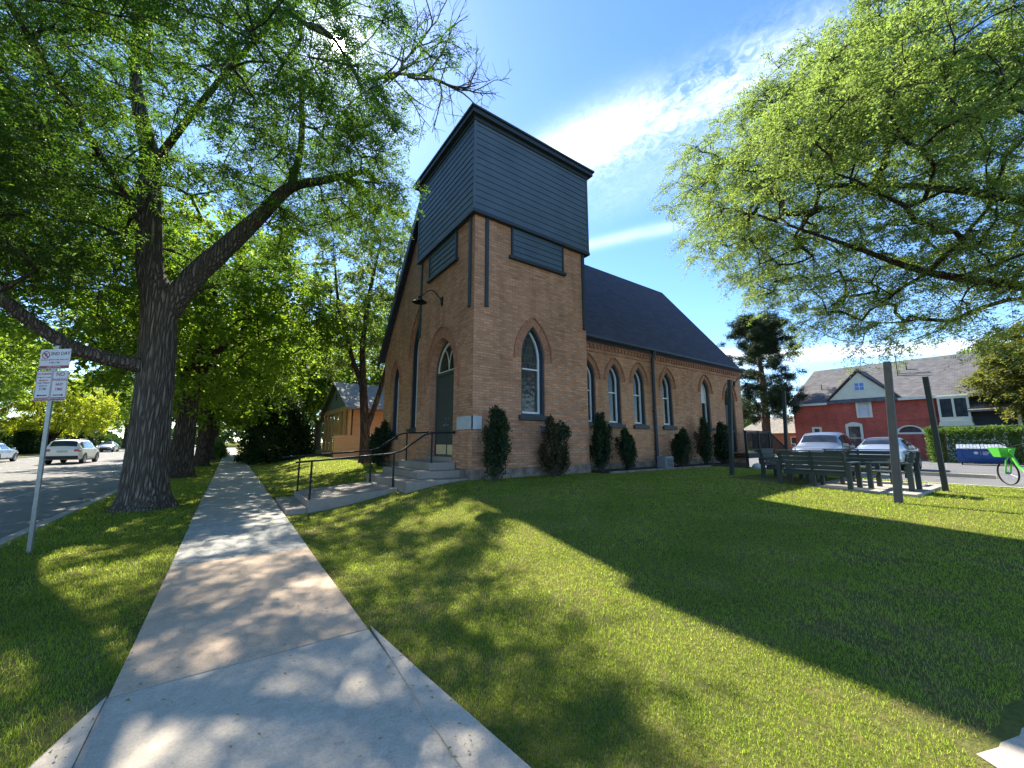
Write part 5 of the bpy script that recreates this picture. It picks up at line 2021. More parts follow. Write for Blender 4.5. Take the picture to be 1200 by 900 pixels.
make_car('parked_car', 'white five door car seen from behind, in the street beside the leaning sign post', 'car', (-9.3, 42.6, float(base_z(42.6)) - .12), R(-2), SUVP, CARW, pillar=(.30, .62), roof_rails=True, group='cars in the street')
make_car('parked_car', 'pale blue silver car cut off by the left edge, across the street', 'car', (-14.6, 46.8, float(base_z(47)) - .12), R(0), SEDP, CARB, pillar=(.3, .6), group='cars in the street')
make_car('parked_car', 'small far off silver car facing this way down the street', 'car', (-14.4, 81, float(base_z(81)) - .12), R(180), SEDP, CARS, pillar=(.3, .6), group='cars in the street')
make_car('parked_car', 'grey car in the lot behind the benches, nearest the church deck', 'car', (23.6, 7.0, float(lawn_z(23, 2))), R(97), SUVP, CARG, pillar=(.3, .62), group='cars in the parking lot')
make_car('parked_car', 'silver saloon in the lot partly behind the tall dark post', 'car', (24.6, 5.0, float(lawn_z(24, 2))), R(92), SEDP, CARS, pillar=(.3, .6), group='cars in the parking lot')


# ------------------------------------------------------------------ benches, posts, deck
def make_bench(label, loc, rz, L, group='dark slatted benches on the patio', name='slatted_bench', cat='bench'):
    t = thing(name, label, cat, loc, rz, group)
    dp = .78
    m = MB()
    ns_ = 6
    for i in range(ns_):
        y = -dp / 2 + .06 + i * (dp - .18) / (ns_ - 1)
        m.box(-L / 2 + .07, L / 2 - .07, y - .052, y + .052, .40, .43)
    m.box(-L / 2 + .07, L / 2 - .07, -dp / 2 + .0, -dp / 2 + .04, .29, .395)
    m.box(-L / 2 + .07, L / 2 - .07, dp / 2 - .16, dp / 2 - .12, .29, .395)
    m.build('seat', BENCH, t, bevel=.004)
    m = MB()
    for i in range(4):
        z0 = .44 + i * .115
        y = dp / 2 - .15 + i * .035
        m.box(-L / 2 + .02, L / 2 - .02, y, y + .03, z0, z0 + .105)
    m.box(-L / 2 - .01, L / 2 + .01, dp / 2 - .06, dp / 2 + .03, .905, .935)
    for x in ([-L / 2 + .05, L / 2 - .05] + ([0] if L > 1.2 else [])):
        m.beam((x, dp / 2 - .08, .40), (x, dp / 2 + .015, .90), .07, .04, (1, 0, 0))
    m.build('backrest', BENCH, t, bevel=.004)
    for sx_ in (-1, 1):
        x = sx_ * (L / 2)
        for y, h in ((-dp / 2 + .04, .62), (dp / 2 - .06, .62)):
            m = MB()
            m.box(x - .045, x + .045, y - .045, y + .045, 0, h)
            m.build('leg', BENCH, t, bevel=.004)
        m = MB()
        m.box(x - .06, x + .06, -dp / 2 - .03, dp / 2 + .0, .621, .65)
        m.build('armrest', BENCH, t, bevel=.004)
    if L > 1.2:
        for y in (-dp / 2 + .09, dp / 2 - .12):
            m = MB()
            m.box(-.04, .04, y - .04, y + .04, 0, .395)
            m.build('leg', BENCH, t, bevel=.004)
    return t


PZ = .43
for b_ in (make_bench('long dark bench with its slatted back to the lawn', (11.98, 3.74, PZ), R(90), 1.42),
           make_bench('long dark bench facing the lawn from the far side of the patio', (14.25, 3.55, PZ), R(-90), 1.62),
           make_bench('single dark armchair bench at the church end of the patio', (13.3, 5.02, PZ), R(-4), .72),
           make_bench('dark armchair bench at the parking lot end, behind the tallest post', (12.62, 2.46, PZ), R(180), .72)):
    b_.scale = (1, 1, .93)
m = MB()
for i in range(6):
    m.box(12.75 + i * .115, 12.855 + i * .115, 3.4, 4.3, PZ + .36, PZ + .39)
ct = thing('low_table', 'low dark slatted table between the patio benches', 'table', (13.1, 3.85, PZ))
m.build('table_top', BENCH, ct, (13.1, 3.85, PZ), bevel=.004)
for x in (12.81, 13.39):
    for y in (3.48, 4.22):
        m = MB()
        m.box(x - .04, x + .04, y - .04, y + .04, PZ, PZ + .358)
        m.build('leg', BENCH, ct, (13.1, 3.85, PZ))


def post(label, b, t_, w=.10):
    b, t_ = Vector(b), Vector(t_)
    m = MB()
    m.beam(b - (t_ - b).normalized() * .3, t_, w, w, (1, 0, .001))
    tag(m.build('post', POSTM, root=tuple(b), bevel=.006), label, 'post', 'dark posts for string lights round the patio')


post('dark green post standing close to the church, left of the benches', (12.54, 6.09, .45), (12.94, 6.12, 3.48), .105)
post('thin looking dark post behind the benches, by the deck stairs', (19.0, 6.95, .33), (19.5, 6.98, 3.70), .12)
post('tallest dark post, standing on the grass right before the benches', (10.33, 2.0, .40), (11.10, 2.03, 3.15), .115)
post('dark post leaning leftward at the lawn edge by the lot', (13.65, 1.81, .40), (13.46, 1.83, 3.05), .10)

# deck with railing and stairs at the side door
dk = thing('wood_deck', 'black railed wooden deck with stairs at the church side door', 'deck', (20.2, 8.8, .5))
DR = (20.2, 8.8, .5)
m = MB()
for i in range(8):
    m.box(18.9, 21.4, 8.42 + i * .125, 8.54 + i * .125, .94, .98)
m.box(18.9, 21.4, 8.38, 8.42, .78, .975)
m.box(21.4, 21.44, 8.38, 9.42, .78, .975)
m.build('deck_floor', BLKWD, dk, DR)
m = MB()
for x in (18.95, 20.2, 21.35):
    m.box(x - .045, x + .045, 8.42, 8.51, .3, 1.98)
for z in (1.90, 1.12):
    m.box(18.9, 21.4, 8.44, 8.49, z, z + .07)
m.box(18.86, 21.44, 8.40, 8.53, 1.98, 2.02)
x = 19.05
while x < 21.3:
    m.box(x - .017, x + .017, 8.45, 8.485, 1.15, 1.92)
    x += .125
m.build('railing', BLKWD, dk, DR)
m = MB()
for y in (8.46, 9.30):
    m.beam((21.4, y, 1.98), (23.4, y, 1.10), .09, .05, (0, 0, 1))
    m.beam((21.4, y, 1.18), (23.4, y, .30), .05, .07, (0, 0, 1))
    m.box(23.35, 23.44, y - .045, y + .045, .1, 1.12)
    for k in range(12):
        xx = 21.55 + k * .15
        zz = 1.98 - (xx - 21.4) * .44
        m.box(xx - .017, xx + .017, y - .017, y + .017, zz - .8, zz)
m.build('stair_railing', BLKWD, dk, DR)
for k in range(4):
    m = MB()
    m.box(21.45 + k * .42, 21.9 + k * .42, 8.5, 9.26, .98 - (k + 1) * .165 - .04, .98 - (k + 1) * .165)
    m.build('step', BLKWD, dk, DR)

# utility box, white bucket on the lawn edge
m = MB()
m.box(13.0, 13.5, 8.62, 9.0, .5, .98)
ub = thing('utility_box', 'grey metal utility box on the ground under the nave windows', 'utility box', (13.25, 8.8, .5))
m.build('cabinet', plain('grey_utility_paint', (.20, .23, .24), (.15, .17, .18), .5, 5), ub, (13.25, 8.8, .5), bevel=.03)
m = MB()
for k in range(6):
    m.box(13.08, 13.42, 8.605, 8.619, .62 + k * .05, .64 + k * .05)
m.build('grille', PLAST, ub, (13.25, 8.8, .5))
rk = bmesh.new()
bmesh.ops.create_icosphere(rk, subdivisions=3, radius=.24)
lf_ = lumpy(8, 6)
for v in rk.verts:
    d = .75 + .12 * float(lf_(np.array([v.co[:]]))[0])
    v.co = Vector((v.co.x * d * 1.2, v.co.y * d, v.co.z * d * .8))
me = bpy.data.meshes.new('boulder')
rk.to_mesh(me)
me.materials.append(plain('pale_rock', (.52, .5, .46), (.36, .34, .31), .9, 9, .5, 20))
bo = bpy.data.objects.new('boulder', me)
C.objects.link(bo)
bo.location = (17.6, 7.5, .5)
tag(bo, 'pale boulder on the lawn in front of the black deck', 'rock')


# ------------------------------------------------------------------ parking lot objects
def wheel_stop(label, loc, rz):
    t = MB()
    t.prism([(-.09, 0), (.09, 0), (.07, .12), (-.07, .12)], (0, -.95, 0), X, Z, Y, 1.9)
    ob = t.build('wheel_stop', CONC_A, bevel=.012)
    ob.location = loc
    ob.rotation_euler = (0, 0, rz)
    tag(ob, label, 'wheel stop', 'concrete wheel stops in the lot')


wheel_stop('concrete wheel stop in front of the silver saloon', (20.9, 4.5, float(lawn_z(21, 2)) + .002), 0)
wheel_stop('concrete wheel stop in the empty bay, seen past the leaning post', (20.9, 2.5, float(lawn_z(21, 2)) + .002), 0)

BLUE = plain('blue_dumpster_paint', (.016, .075, .26), (.012, .058, .20), .5, 3, .2, 12)
LIDB = plain('dark_blue_grey_lids', (.10, .13, .16), (.4, .44, .48), .5, 6)
LIDC = plain('bright_blue_lids', (.03, .30, .52), (.05, .40, .62), .45, 4)


def dumpster(label, loc, rz, lid):
    t = thing('dumpster', label, 'dumpster', loc, rz, 'blue dumpsters beside the hedge')
    L, Wd, Hh = 1.95, 1.2, 1.02
    m = MB()
    pr_ = [(-Wd / 2 + .12, .14), (Wd / 2, .14), (Wd / 2, Hh + .12), (-Wd / 2, Hh - .12), (-Wd / 2, .42)]
    m.prism(pr_, (-L / 2, 0, 0), Y, Z, X, L)
    for x in (-L / 2 + .25, 0, L / 2 - .25):
        m.box(x - .03, x + .03, -Wd / 2 - .03, -Wd / 2 - .002, .44, Hh - .14)
    m.build('bin', BLUE, t, bevel=.015)
    for sg in (-1, 1):
        m = MB()
        m.box(min(sg * L / 2, sg * (L / 2 + .06)) + .003 * sg, max(sg * L / 2, sg * (L / 2 + .06)) + .003 * sg, -.35, .35, .55, .70)
        m.build('fork_pocket', BLUE, t)
        m = MB()
        x0, x1 = (-L / 2, -.01) if sg < 0 else (.01, L / 2)
        n_ = 7
        for k in range(n_):
            a = x0 + (x1 - x0) * (k + .12) / n_
            b = x0 + (x1 - x0) * (k + .88) / n_
            zf, zr_ = Hh - .09, Hh + .15
            m.add([(a, -Wd / 2 - .06, zf), (b, -Wd / 2 - .06, zf), (b, Wd / 2, zr_), (a, Wd / 2, zr_), (a, -Wd / 2 - .06, zf + .05), (b, -Wd / 2 - .06, zf + .05), (b, Wd / 2, zr_ + .05), (a, Wd / 2, zr_ + .05)], [(3, 2, 1, 0), (4, 5, 6, 7), (0, 1, 5, 4), (1, 2, 6, 5), (2, 3, 7, 6), (3, 0, 4, 7)])
        m.add([(x0, -Wd / 2 - .05, Hh - .085), (x1, -Wd / 2 - .05, Hh - .085), (x1, Wd / 2, Hh + .155), (x0, Wd / 2, Hh + .155), (x0, -Wd / 2 - .05, Hh - .065), (x1, -Wd / 2 - .05, Hh - .065), (x1, Wd / 2, Hh + .175), (x0, Wd / 2, Hh + .175)], [(3, 2, 1, 0), (4, 5, 6, 7), (0, 1, 5, 4), (1, 2, 6, 5), (2, 3, 7, 6), (3, 0, 4, 7)])
        m.build('lid', lid, t)
        for y in (-Wd / 2 + .22, Wd / 2 - .1):
            m = MB()
            m.lathe([(.04, -.03), (.075, -.025), (.075, .025), (.04, .03)], (sg * (L / 2 - .15), y, .075), 'x', 14)
            m.box(sg * (L / 2 - .15) - .05, sg * (L / 2 - .15) + .05, y - .05, y + .05, .13, .155)
            m.build('castor', PLAST, t)
    m = MB()
    yq = -Wd / 2 - .001
    m.prism([(.09 * math.cos(a), .085 * math.sin(a)) for a in np.linspace(0, 6.283, 14, endpoint=False)], (-.22, yq, .72), X, Z, -Y, .004)
    m.build('round_emblem', SIGNW, t)
    m = MB()
    for k in range(3):
        m.box(-.06, .34 - .06 * k, yq - .004, yq, .76 - k * .075, .79 - k * .075)
    m.build('faded_label', SIGNW, t)
    return t


dumpster('dark blue dumpster with a slatted grey lid against the hedge', (36.6, 3.15, .14), R(-90 + 6), LIDB)
dumpster('blue dumpster with bright sky blue lids behind the green bicycle', (33.4, .1, .15), R(-90 + 4), LIDC)

# green shared bicycle, front end in view
GRN = paint('bright_green_bike_paint', (.10, .52, .045), 0, .4)
bx, by = 17.95, 1.12
bk = thing('bicycle', 'bright green bicycle with a front basket, standing in the lot', 'bicycle', (bx, by, float(lawn_z(18, 1))), R(-52), None)
wr = .335


def bwheel(y):
    m = MB()
    m.lathe([(wr - .022, -.014), (wr - .006, -.022), (wr, 0), (wr - .006, .022), (wr - .022, .014), (wr - .022, -.014)], (0, y, wr), 'x', 40, caps=False)
    w_ = m.build('wheel', TYRE, bk, smooth=50)
    m = MB()
    for k in range(20):
        a = k * math.pi / 10
        m.tube([(.018 * (-1) ** k, y, wr), (0, y + (wr - .02) * math.cos(a), wr + (wr - .02) * math.sin(a))], .0016, 3)
    m.lathe([(.03, -.05), (.035, -.03), (.035, .03), (.03, .05)], (0, y, wr), 'x', 12)
    m.build('spokes', STEEL, w_)


bwheel(0)
bwheel(-1.08)
m = MB()
for sg in (-1, 1):
    m.tube([(sg * .055, 0, wr), (sg * .055, -.09, wr + .36), (sg * .03, -.13, wr + .45)], .02, 8)
m.tube([(0, -.13, wr + .45), (0, -.19, wr + .66)], .03, 8)
m.build('fork', GRN, bk, smooth=50)
m = MB()
m.tube([(0, -.17, wr + .56), (0, -.35, wr + .22), (0, -.55, wr + .02), (0, -.74, wr + .04)], .035, 10)
m.tube([(0, -.72, wr + .05), (0, -.86, wr + .58)], .026, 8)
for sg in (-1, 1):
    m.tube([(sg * .03, -.72, wr + .04), (sg * .06, -1.08, wr)], .014, 6)
    m.tube([(sg * .02, -.80, wr + .38), (sg * .06, -1.08, wr)], .011, 6)
m.build('frame', GRN, bk, smooth=50)
m = MB()
b0 = [(-.13, -.06), (.13, -.06), (.12, .20), (-.12, .20)]
b1 = [(-.19, -.10), (.19, -.10), (.17, .30), (-.17, .30)]
vs = [(x, y, wr + .44) for x, y in b0] + [(x, y, wr + .70) for x, y in b1] + [(x * .93, y * .93 + .007, wr + .70) for x, y in b1] + [(x * .93, y * .93 + .004, wr + .46) for x, y in b0]
m.add(vs, [(3, 2, 1, 0), (0, 1, 5, 4), (1, 2, 6, 5), (2, 3, 7, 6), (3, 0, 4, 7), (4, 5, 9, 8), (5, 6, 10, 9), (6, 7, 11, 10), (7, 4, 8, 11), (8, 9, 13, 12), (9, 10, 14, 13), (10, 11, 15, 14), (11, 8, 12, 15), (12, 13, 14, 15)])
m.build('basket', GRN, bk)
m = MB()
m.tube([(-.30, -.36, wr + .80), (-.22, -.24, wr + .80), (0, -.19, wr + .72), (.22, -.24, wr + .80), (.30, -.36, wr + .80)], .014, 8)
m.build('handlebar', PLAST, bk, smooth=50)
m = MB()
m.lathe([(.02, .0), (.07, .02), (.08, .06), (.05, .08)], (0, -.87, wr + .56), 'z', 14)
m.box(-.03, .03, -.86, -.70, wr + .59, wr + .63)
m.build('saddle', PLAST, bk, bevel=.01)
m = MB()
for sg in (-1, 1):
    m.tube([(sg * .09, -.63, wr + .03), (sg * .09, -.63 + sg * .16, wr - .06)], .012, 6)
    m.box(sg * .14 - .05, sg * .14 + .05, -.63 + sg * .16 - .03, -.63 + sg * .16 + .03, wr - .075, wr - .05)
m.build('pedal', PLAST, bk)
m = MB()
ar = [((wr + .045) * math.cos(a), (wr + .045) * math.sin(a)) for a in np.linspace(.5, 2.2, 16)]
ai = [((wr + .040) * math.cos(a), (wr + .040) * math.sin(a)) for a in np.linspace(.5, 2.2, 16)]
m.ring([(-p[0], p[1]) for p in ar], [(-p[0], p[1]) for p in ai], (-.03, -1.08, wr), Y, Z, X, .06, closed=False)
m.build('mudguard', GRN, bk)


# ------------------------------------------------------------------ red brick house beyond the lot
HX, HY0, HY1, HZ = 46.0, 4.4, 15.8, 0.1
HE, HR = 5.35, 8.75
HD = 7.4
hr = (HX, 10, HZ)
rh = thing('red_brick_house', 'red painted brick house with a grey shingle roof and a small cream gable', 'house', hr)


def hp(mb, name, mats, par=None, **k):
    return mb.build(name, mats, par or rh, hr, **k)


hw = [(11.2, .48, .75, 2.95, 'arch'), (14.0, .27, 1.95, 2.8, 'rect'), (10.35, .42, 3.75, 5.3, 'rect')]
holes = [[(c - w, a), (c + w, a), (c + w, b), (c - w, b)] for c, w, a, b, k in hw]
lun = [(7.6 + .80 * math.cos(t), 2.20 + .62 * math.sin(t)) for t in np.linspace(0, math.pi, 16)]
m = MB()
gabp = [(HY0, 0), (HY1, 0), (HY1, HE), (HY0, HE)]
m.wall(gabp, holes + [lun], (HX, 0, HZ * 0), Y, Z, -X, .16)
m.wall([(HX, 0), (HX + HD, 0), (HX + HD, HE), (HX, HE)], [], (0, HY1, 0), X, Z, Y, 0)
m.wall([(HX, 0), (HX + HD, 0), (HX + HD, HE), (HX + HD / 2, HR + .1), (HX, HE)], [], (0, HY0, 0), X, Z, -Y, 0)
m.wall([(HY0, 0), (HY1, 0), (HY1, HE), (HY0, HE)], [], (HX + HD, 0, 0), Y, Z, X, 0)
hp(m, 'wall', BRICK_R, uv=True)
m = MB()
m.box(HX - .05, HX - .002, HY0, HY1 + .02, 3.30, 3.40)
hp(m, 'string_course', BRICK_R, uv=True)
m = MB()
t = .16
sl_ = (HR - HE) / (HD / 2)
for sg, xe in ((1, HX - .35), (-1, HX + HD + .35)):
    ze = HE - sl_ * .35 + .15
    y0, y1 = HY0 - 2.2, HY1 + .3
    vs = [(xe, y0, ze), (xe, y1, ze), (HX + HD / 2, y1 - 1.3, HR + .15), (HX + HD / 2, y0, HR + .15)]
    vs = vs + [(p[0], p[1], p[2] - t) for p in vs]
    f = [(3, 2, 1, 0), (0, 1, 5, 4), (1, 2, 6, 5), (2, 3, 7, 6), (3, 0, 4, 7), (4, 5, 6, 7)]
    m.add(vs, f if sg > 0 else [tuple(reversed(q)) for q in f])
m.add([(HX - .35, HY1 + .3, HE - sl_ * .35 + .15), (HX + HD + .35, HY1 + .3, HE - sl_ * .35 + .15), (HX + HD / 2, HY1 - 1.0, HR + .15)], [(0, 1, 2)])
roof = hp(m, 'roof', ROOF_G, uv=True)
m = MB()
m.box(HX - .42, HX - .351, HY0 - 2.2, 8.0, HE - sl_ * .35 - .06, HE - sl_ * .35 + .14)
m.box(HX - .42, HX - .351, 12.9, HY1 + .3, HE - sl_ * .35 - .06, HE - sl_ * .35 + .14)
m.build('fascia', CREAM, roof, hr)
m = MB()
m.tube([(HX + 2.6, 7.7, 7.2), (HX + 2.6, 7.7, 8.5)], .05, 8)
m.tube([(HX + 1.2, 13.6, 6.2), (HX + 1.2, 13.6, 7.1)], .035, 8)
m.tube([(HX + 2.0, 8.2, 6.9), (HX + 2.0, 8.2, 9.4)], .03, 6)
m.tube([(HX + 2.0, 8.2, 7.5), (HX + 2.0, 6.2, 7.4)], .025, 6)
m.build('vent_pipe', BLACK, roof, hr)
# cross gable
m = MB()
gy, gw, gz0, gz1 = 10.45, 2.35, HE - .05, 7.75
m.prism([(gy - gw, gz0), (gy + gw, gz0), (gy, gz1)], (HX - .10, 0, 0), Y, Z, X, .3)
gb = hp(m, 'gable', SAGE)
m = MB()
for sg in (-1, 1):
    m.beam((HX - .16, gy + sg * (gw + .3), gz0 - .16), (HX - .16, gy, gz1 + .18), .10, .16, (0, sg * 0.1, 1))
m.build('bargeboard', plain('dark_maroon_trim', (.05, .02, .025), (.04, .016, .02), .6, 3), gb, hr)
m = MB()
for sg in (-1, 1):
    vs = [(HX - .36, gy + sg * (gw + .35), gz0 - .13), (HX - .36, gy, gz1 + .30), (HX + 3.2, gy, gz1 + .30), (HX + 1.0, gy + sg * (gw + .35), gz0 - .13)]
    vs += [(p[0], p[1], p[2] - .1) for p in vs]
    f = [(0, 1, 2, 3), (7, 6, 5, 4), (0, 4, 5, 1), (1, 5, 6, 2), (2, 6, 7, 3), (3, 7, 4, 0)]
    m.add(vs, f)
m.build('gable_roof', ROOF_G, gb, hr, uv=True)
m = MB()
m.box(HX - .125, HX - .101, gy - gw + .1, gy + gw - .1, gz0 + .0, gz0 + .14)
for k in range(8):
    z = gz0 + .2 + k * .26
    h = (gz1 - z) / (gz1 - gz0) * gw - .1
    if h > .15:
        m.box(HX - .112, HX - .101, gy - h, gy + h, z, z + .012)
m.build('clapboard_line', CREAM, gb, hr)
m = MB()
m.box(HX - .15, HX - .101, gy - .42, gy + .42, 6.05, 6.85)
wf = m.build('attic_window', CREAM, gb, hr)
BLUEG = plain('blue_window_pane', (.10, .22, .55), (.14, .28, .62), .3, 3)
m = MB()
for a in (-1, 1):
    for b in (0, 1):
        m.box(HX - .16, HX - .152, gy + (.03 if a > 0 else -.31), gy + (.31 if a > 0 else -.03), 6.13 + b * .34, 6.42 + b * .34)
m.build('attic_pane', BLUEG, gb, hr)
for c, w, a, b, k in hw:
    m = MB()
    m.ring([(c - w - .12, a - .1), (c + w + .12, a - .1), (c + w + .12, b + .12), (c - w - .12, b + .12)], [(c - w + .06, a + .06), (c + w - .06, a + .06), (c + w - .06, b - .06), (c - w + .06, b - .06)], (HX + .06, 0, 0), Y, Z, -X, .10)
    m.box(HX + .0, HX + .05, c - w + .06, c + w - .06, (a + b) / 2 - .03, (a + b) / 2 + .03)
    if k == 'arch':
        m.prism([(c - w - .12, b + .122), (c + w + .12, b + .122), (c + w * .5, b + .3), (c, b + .34), (c - w * .5, b + .3)], (HX - .04, 0, 0), Y, Z, X, .06)
    wn = hp(m, 'window', CREAM)
    m = MB()
    m.box(HX + .08, HX + .10, c - w, c + w, a, b)
    m.build('pane', GLASSB if k != 'rect' or w < .4 else CURT, wn, hr)
m = MB()
li = [(7.6 + .68 * math.cos(t), 2.29 + .50 * math.sin(t)) for t in np.linspace(0, math.pi, 16)]
lo_ = [(7.6 + .92 * math.cos(t), 2.14 + .74 * math.sin(t)) for t in np.linspace(0, math.pi, 16)]
m.ring(lo_, li, (HX + .06, 0, 0), Y, Z, -X, .10)
wn = hp(m, 'half_round_window', CREAM)
m = MB()
m.prism(lun, (HX + .1, 0, 0), Y, Z, X, .02)
m.build('pane', GLASSB, wn, hr)
m = MB()
m.box(HX - .06, HX - .002, 5.95, 6.08, .1, HE - .2)
hp(m, 'downspout', BRICK_R, uv=True)
# two storey bay at the right end, then a porch with roof and posts
m = MB()
m.box(HX - .55, HX + .6, 4.1, 5.75, 3.05, 3.42)
m.prism([(4.0, 2.72), (5.85, 2.72), (5.75, 3.05), (4.1, 3.05)], (HX - .75, 0, 0), Y, Z, X, 1.0)
m.box(HX - .55, HX + .6, 4.1, 5.75, 4.85, 5.05)
for y in (4.1, 4.86, 5.62):
    m.box(HX - .55, HX - .45, y, y + .13, 3.42, 4.85)
bay = hp(m, 'bay', SAGE)
m = MB()
m.box(HX - .50, HX + .4, 4.2, 5.65, 3.42, 4.85)
m.build('bay_pane', GLASSB, bay, hr)
m = MB()
for y in (4.4, 4.7, 5.0, 5.3):
    m.box(HX - .53, HX - .501, y + .08, y + .11, 3.43, 4.84)
m.box(HX - .53, HX - .501, 4.24, 5.6, 4.1, 4.14)
m.build('muntin', DKTRIM, bay, hr)
m = MB()
m.box(HX - .5, HX + .3, 2.6, 5.6, .1, 2.7)
low = hp(m, 'sun_porch', SAGE)
m = MB()
for k in range(6):
    m.box(HX - .52, HX - .501, 2.75 + k * .47, 3.1 + k * .47, 1.75, 2.5)
m.build('porch_pane', GLASSB, low, hr)
m = MB()
m.box(HX + .2, HX + 4.5, 1.2, 4.39, .1, 4.6)
hp(m, 'porch_wall', DKTRIM)
m = MB()
m.add([(HX - .8, -.3, 3.9), (HX - .8, 4.2, 3.9), (HX + 2.6, 4.2, 5.6), (HX + 2.6, -.3, 5.6), (HX - .8, -.3, 3.75), (HX - .8, 4.2, 3.75), (HX + 2.6, 4.2, 5.45), (HX + 2.6, -.3, 5.45)], [(3, 2, 1, 0), (4, 5, 6, 7), (0, 1, 5, 4), (1, 2, 6, 5), (2, 3, 7, 6), (3, 0, 4, 7)])
hp(m, 'porch_roof', ROOF_T, uv=True)
for y in (.0, 1.8):
    m = MB()
    m.box(HX - .6, HX - .42, y, y + .18, .1, 3.78)
    hp(m, 'porch_post', SAGE)

# low tan roofed house behind the pine
h2 = (52, 19.5, 0)
bh = thing('bungalow', 'low house with a tan roof half hidden behind the pine', 'house', h2)
m = MB()
m.box(52, 58, 15.5, 24, 0, 2.6)
m.build('wall', BRICK_O, bh, h2, uv=True)
m = MB()
m.add([(51.5, 15, 2.5), (58.5, 15, 2.5), (58.5, 24.5, 2.5), (51.5, 24.5, 2.5), (55, 17.5, 4.6), (55, 22, 4.6)], [(0, 1, 4), (1, 2, 5, 4), (2, 3, 5), (3, 0, 4, 5), (3, 2, 1, 0)])
m.build('roof', ROOF_T, bh, h2, uv=True)
for y in (17.2, 20.6):
    m = MB()
    m.box(51.95, 51.999, y, y + 1.2, 1.0, 2.1)
    w_ = m.build('window', CREAM, bh, h2)
    m = MB()
    m.box(51.93, 51.949, y + .1, y + 1.1, 1.1, 2.0)
    m.build('pane', GLASSB, w_, h2)
# brick house across the street
h3 = (-24, 44, .2)
ah = thing('brick_bungalow', 'orange brick house half hidden by trees across the street', 'house', h3)
m = MB()
m.box(-32, -23, 40, 54, 0, 3.1)
m.build('wall', BRICK_O, ah, h3, uv=True)
m = MB()
m.add([(-32.5, 39.5, 3.0), (-22.4, 39.5, 3.0), (-22.4, 54.5, 3.0), (-32.5, 54.5, 3.0), (-27.5, 43, 5.8), (-27.5, 51, 5.8)], [(0, 1, 4), (1, 2, 5, 4), (2, 3, 5), (3, 0, 4, 5), (3, 2, 1, 0)])
m.build('roof', ROOF_G, ah, h3, uv=True)
for y in (42, 46.5, 50.5):
    m = MB()
    m.box(-22.999, -22.94, y, y + 1.5, 1.1, 2.6)
    w_ = m.build('window', CREAM, ah, h3)
    m = MB()
    m.box(-22.939, -22.92, y + .1, y + 1.4, 1.2, 2.5)
    m.build('pane', GLASSB, w_, h3)

# ------------------------------------------------------------------ neighbour's house under renovation
nz = .5
nr_ = (6.3, 31, nz)
nh = thing('timber_house', 'small grey gabled house with bare lumber porch posts and plywood walls', 'house', nr_)
NX, NYa, NYb = 6.3, 27.6, 36.0
yc = (NYa + NYb) / 2
m = MB()
m.prism([(NYa - .25, 3.95), (NYb + .25, 3.95), (yc, 5.85)], (NX, 0, 0), Y, Z, X, .12)
gq = m.build('gable', GREYSID, nh, nr_)
m = MB()
m.box(NX - .03, NX - .001, yc - .18, yc + .18, 4.6, 5.1)
m.build('gable_vent', DKTRIM, gq, nr_)
m = MB()
for sg, ye in ((1, NYa - .55), (-1, NYb + .55)):
    zz = 3.95 - .55 * .5
    vs = [(NX - .3, ye, 3.75), (NX + 9, ye, 3.75), (NX + 9, yc, 6.0), (NX - .3, yc, 6.0)]
    vs += [(p[0], p[1], p[2] - .12) for p in vs]
    f = [(0, 1, 2, 3), (7, 6, 5, 4), (0, 4, 5, 1), (1, 5, 6, 2), (2, 6, 7, 3), (3, 7, 4, 0)]
    m.add(vs, f if sg > 0 else [tuple(reversed(q)) for q in f])
m.build('roof', ROOF_T, nh, nr_, uv=True)
m = MB()
m.box(NX + 1.2, NX + 9, NYa + .1, NYb, nz, 3.94)
m.box(NX + .3, NX + 1.19, NYa + .1, NYa + .25, nz, 3.94)
m.build('plywood_wall', PLY, nh, nr_)
m = MB()
m.box(NX - .04, NX + .14, NYa - .2, NYb + .2, 3.62, 3.945)
m.box(NX - .02, NX + .12, NYa - .2, NYb + .2, nz, nz + .25)
m.build('porch_beam', LUMBER, nh, nr_)
for k in range(7):
    y = NYa - .1 + k * (NYb - NYa) / 6.2
    m = MB()
    m.box(NX - .02, NX + .14, y, y + .42, nz + .251, 3.619)
    m.build('porch_post', LUMBER, nh, nr_)
m = MB()
m.box(5.1, 7.0, 25.6, 25.75, .45, 1.9)
sh = thing('plywood_hoarding', 'low bare plywood hoarding in front of the timber porch', 'hoarding', (6.0, 25.7, .5))
m.build('sheet', PLY, sh, (6.0, 25.7, .5))
m = MB()
for k in range(5):
    m.box(5.08, 7.02, 25.57, 25.598, .55 + k * .3, .60 + k * .3)
m.build('batten', LUMBER, sh, (6.0, 25.7, .5))
fz = .5
fn = thing('wooden_fence', 'weathered brown board fence running back beside the church', 'fence', (7.6, 21.2, fz))
m = MB()
for k in range(30):
    x = 6.9 + k * .16
    m.box(x, x + .145, 21.2, 21.225, fz - .1, fz + 1.85 + .05 * ((k * 7) % 3))
m.build('boards', FENCEW, fn, (7.6, 21.2, fz))
for k in range(3):
    m = MB()
    m.box(6.9 + k * 2.3, 7.0 + k * 2.3, 21.226, 21.33, fz - .2, fz + 1.95)
    m.build('fence_post', FENCEW, fn, (7.6, 21.2, fz))

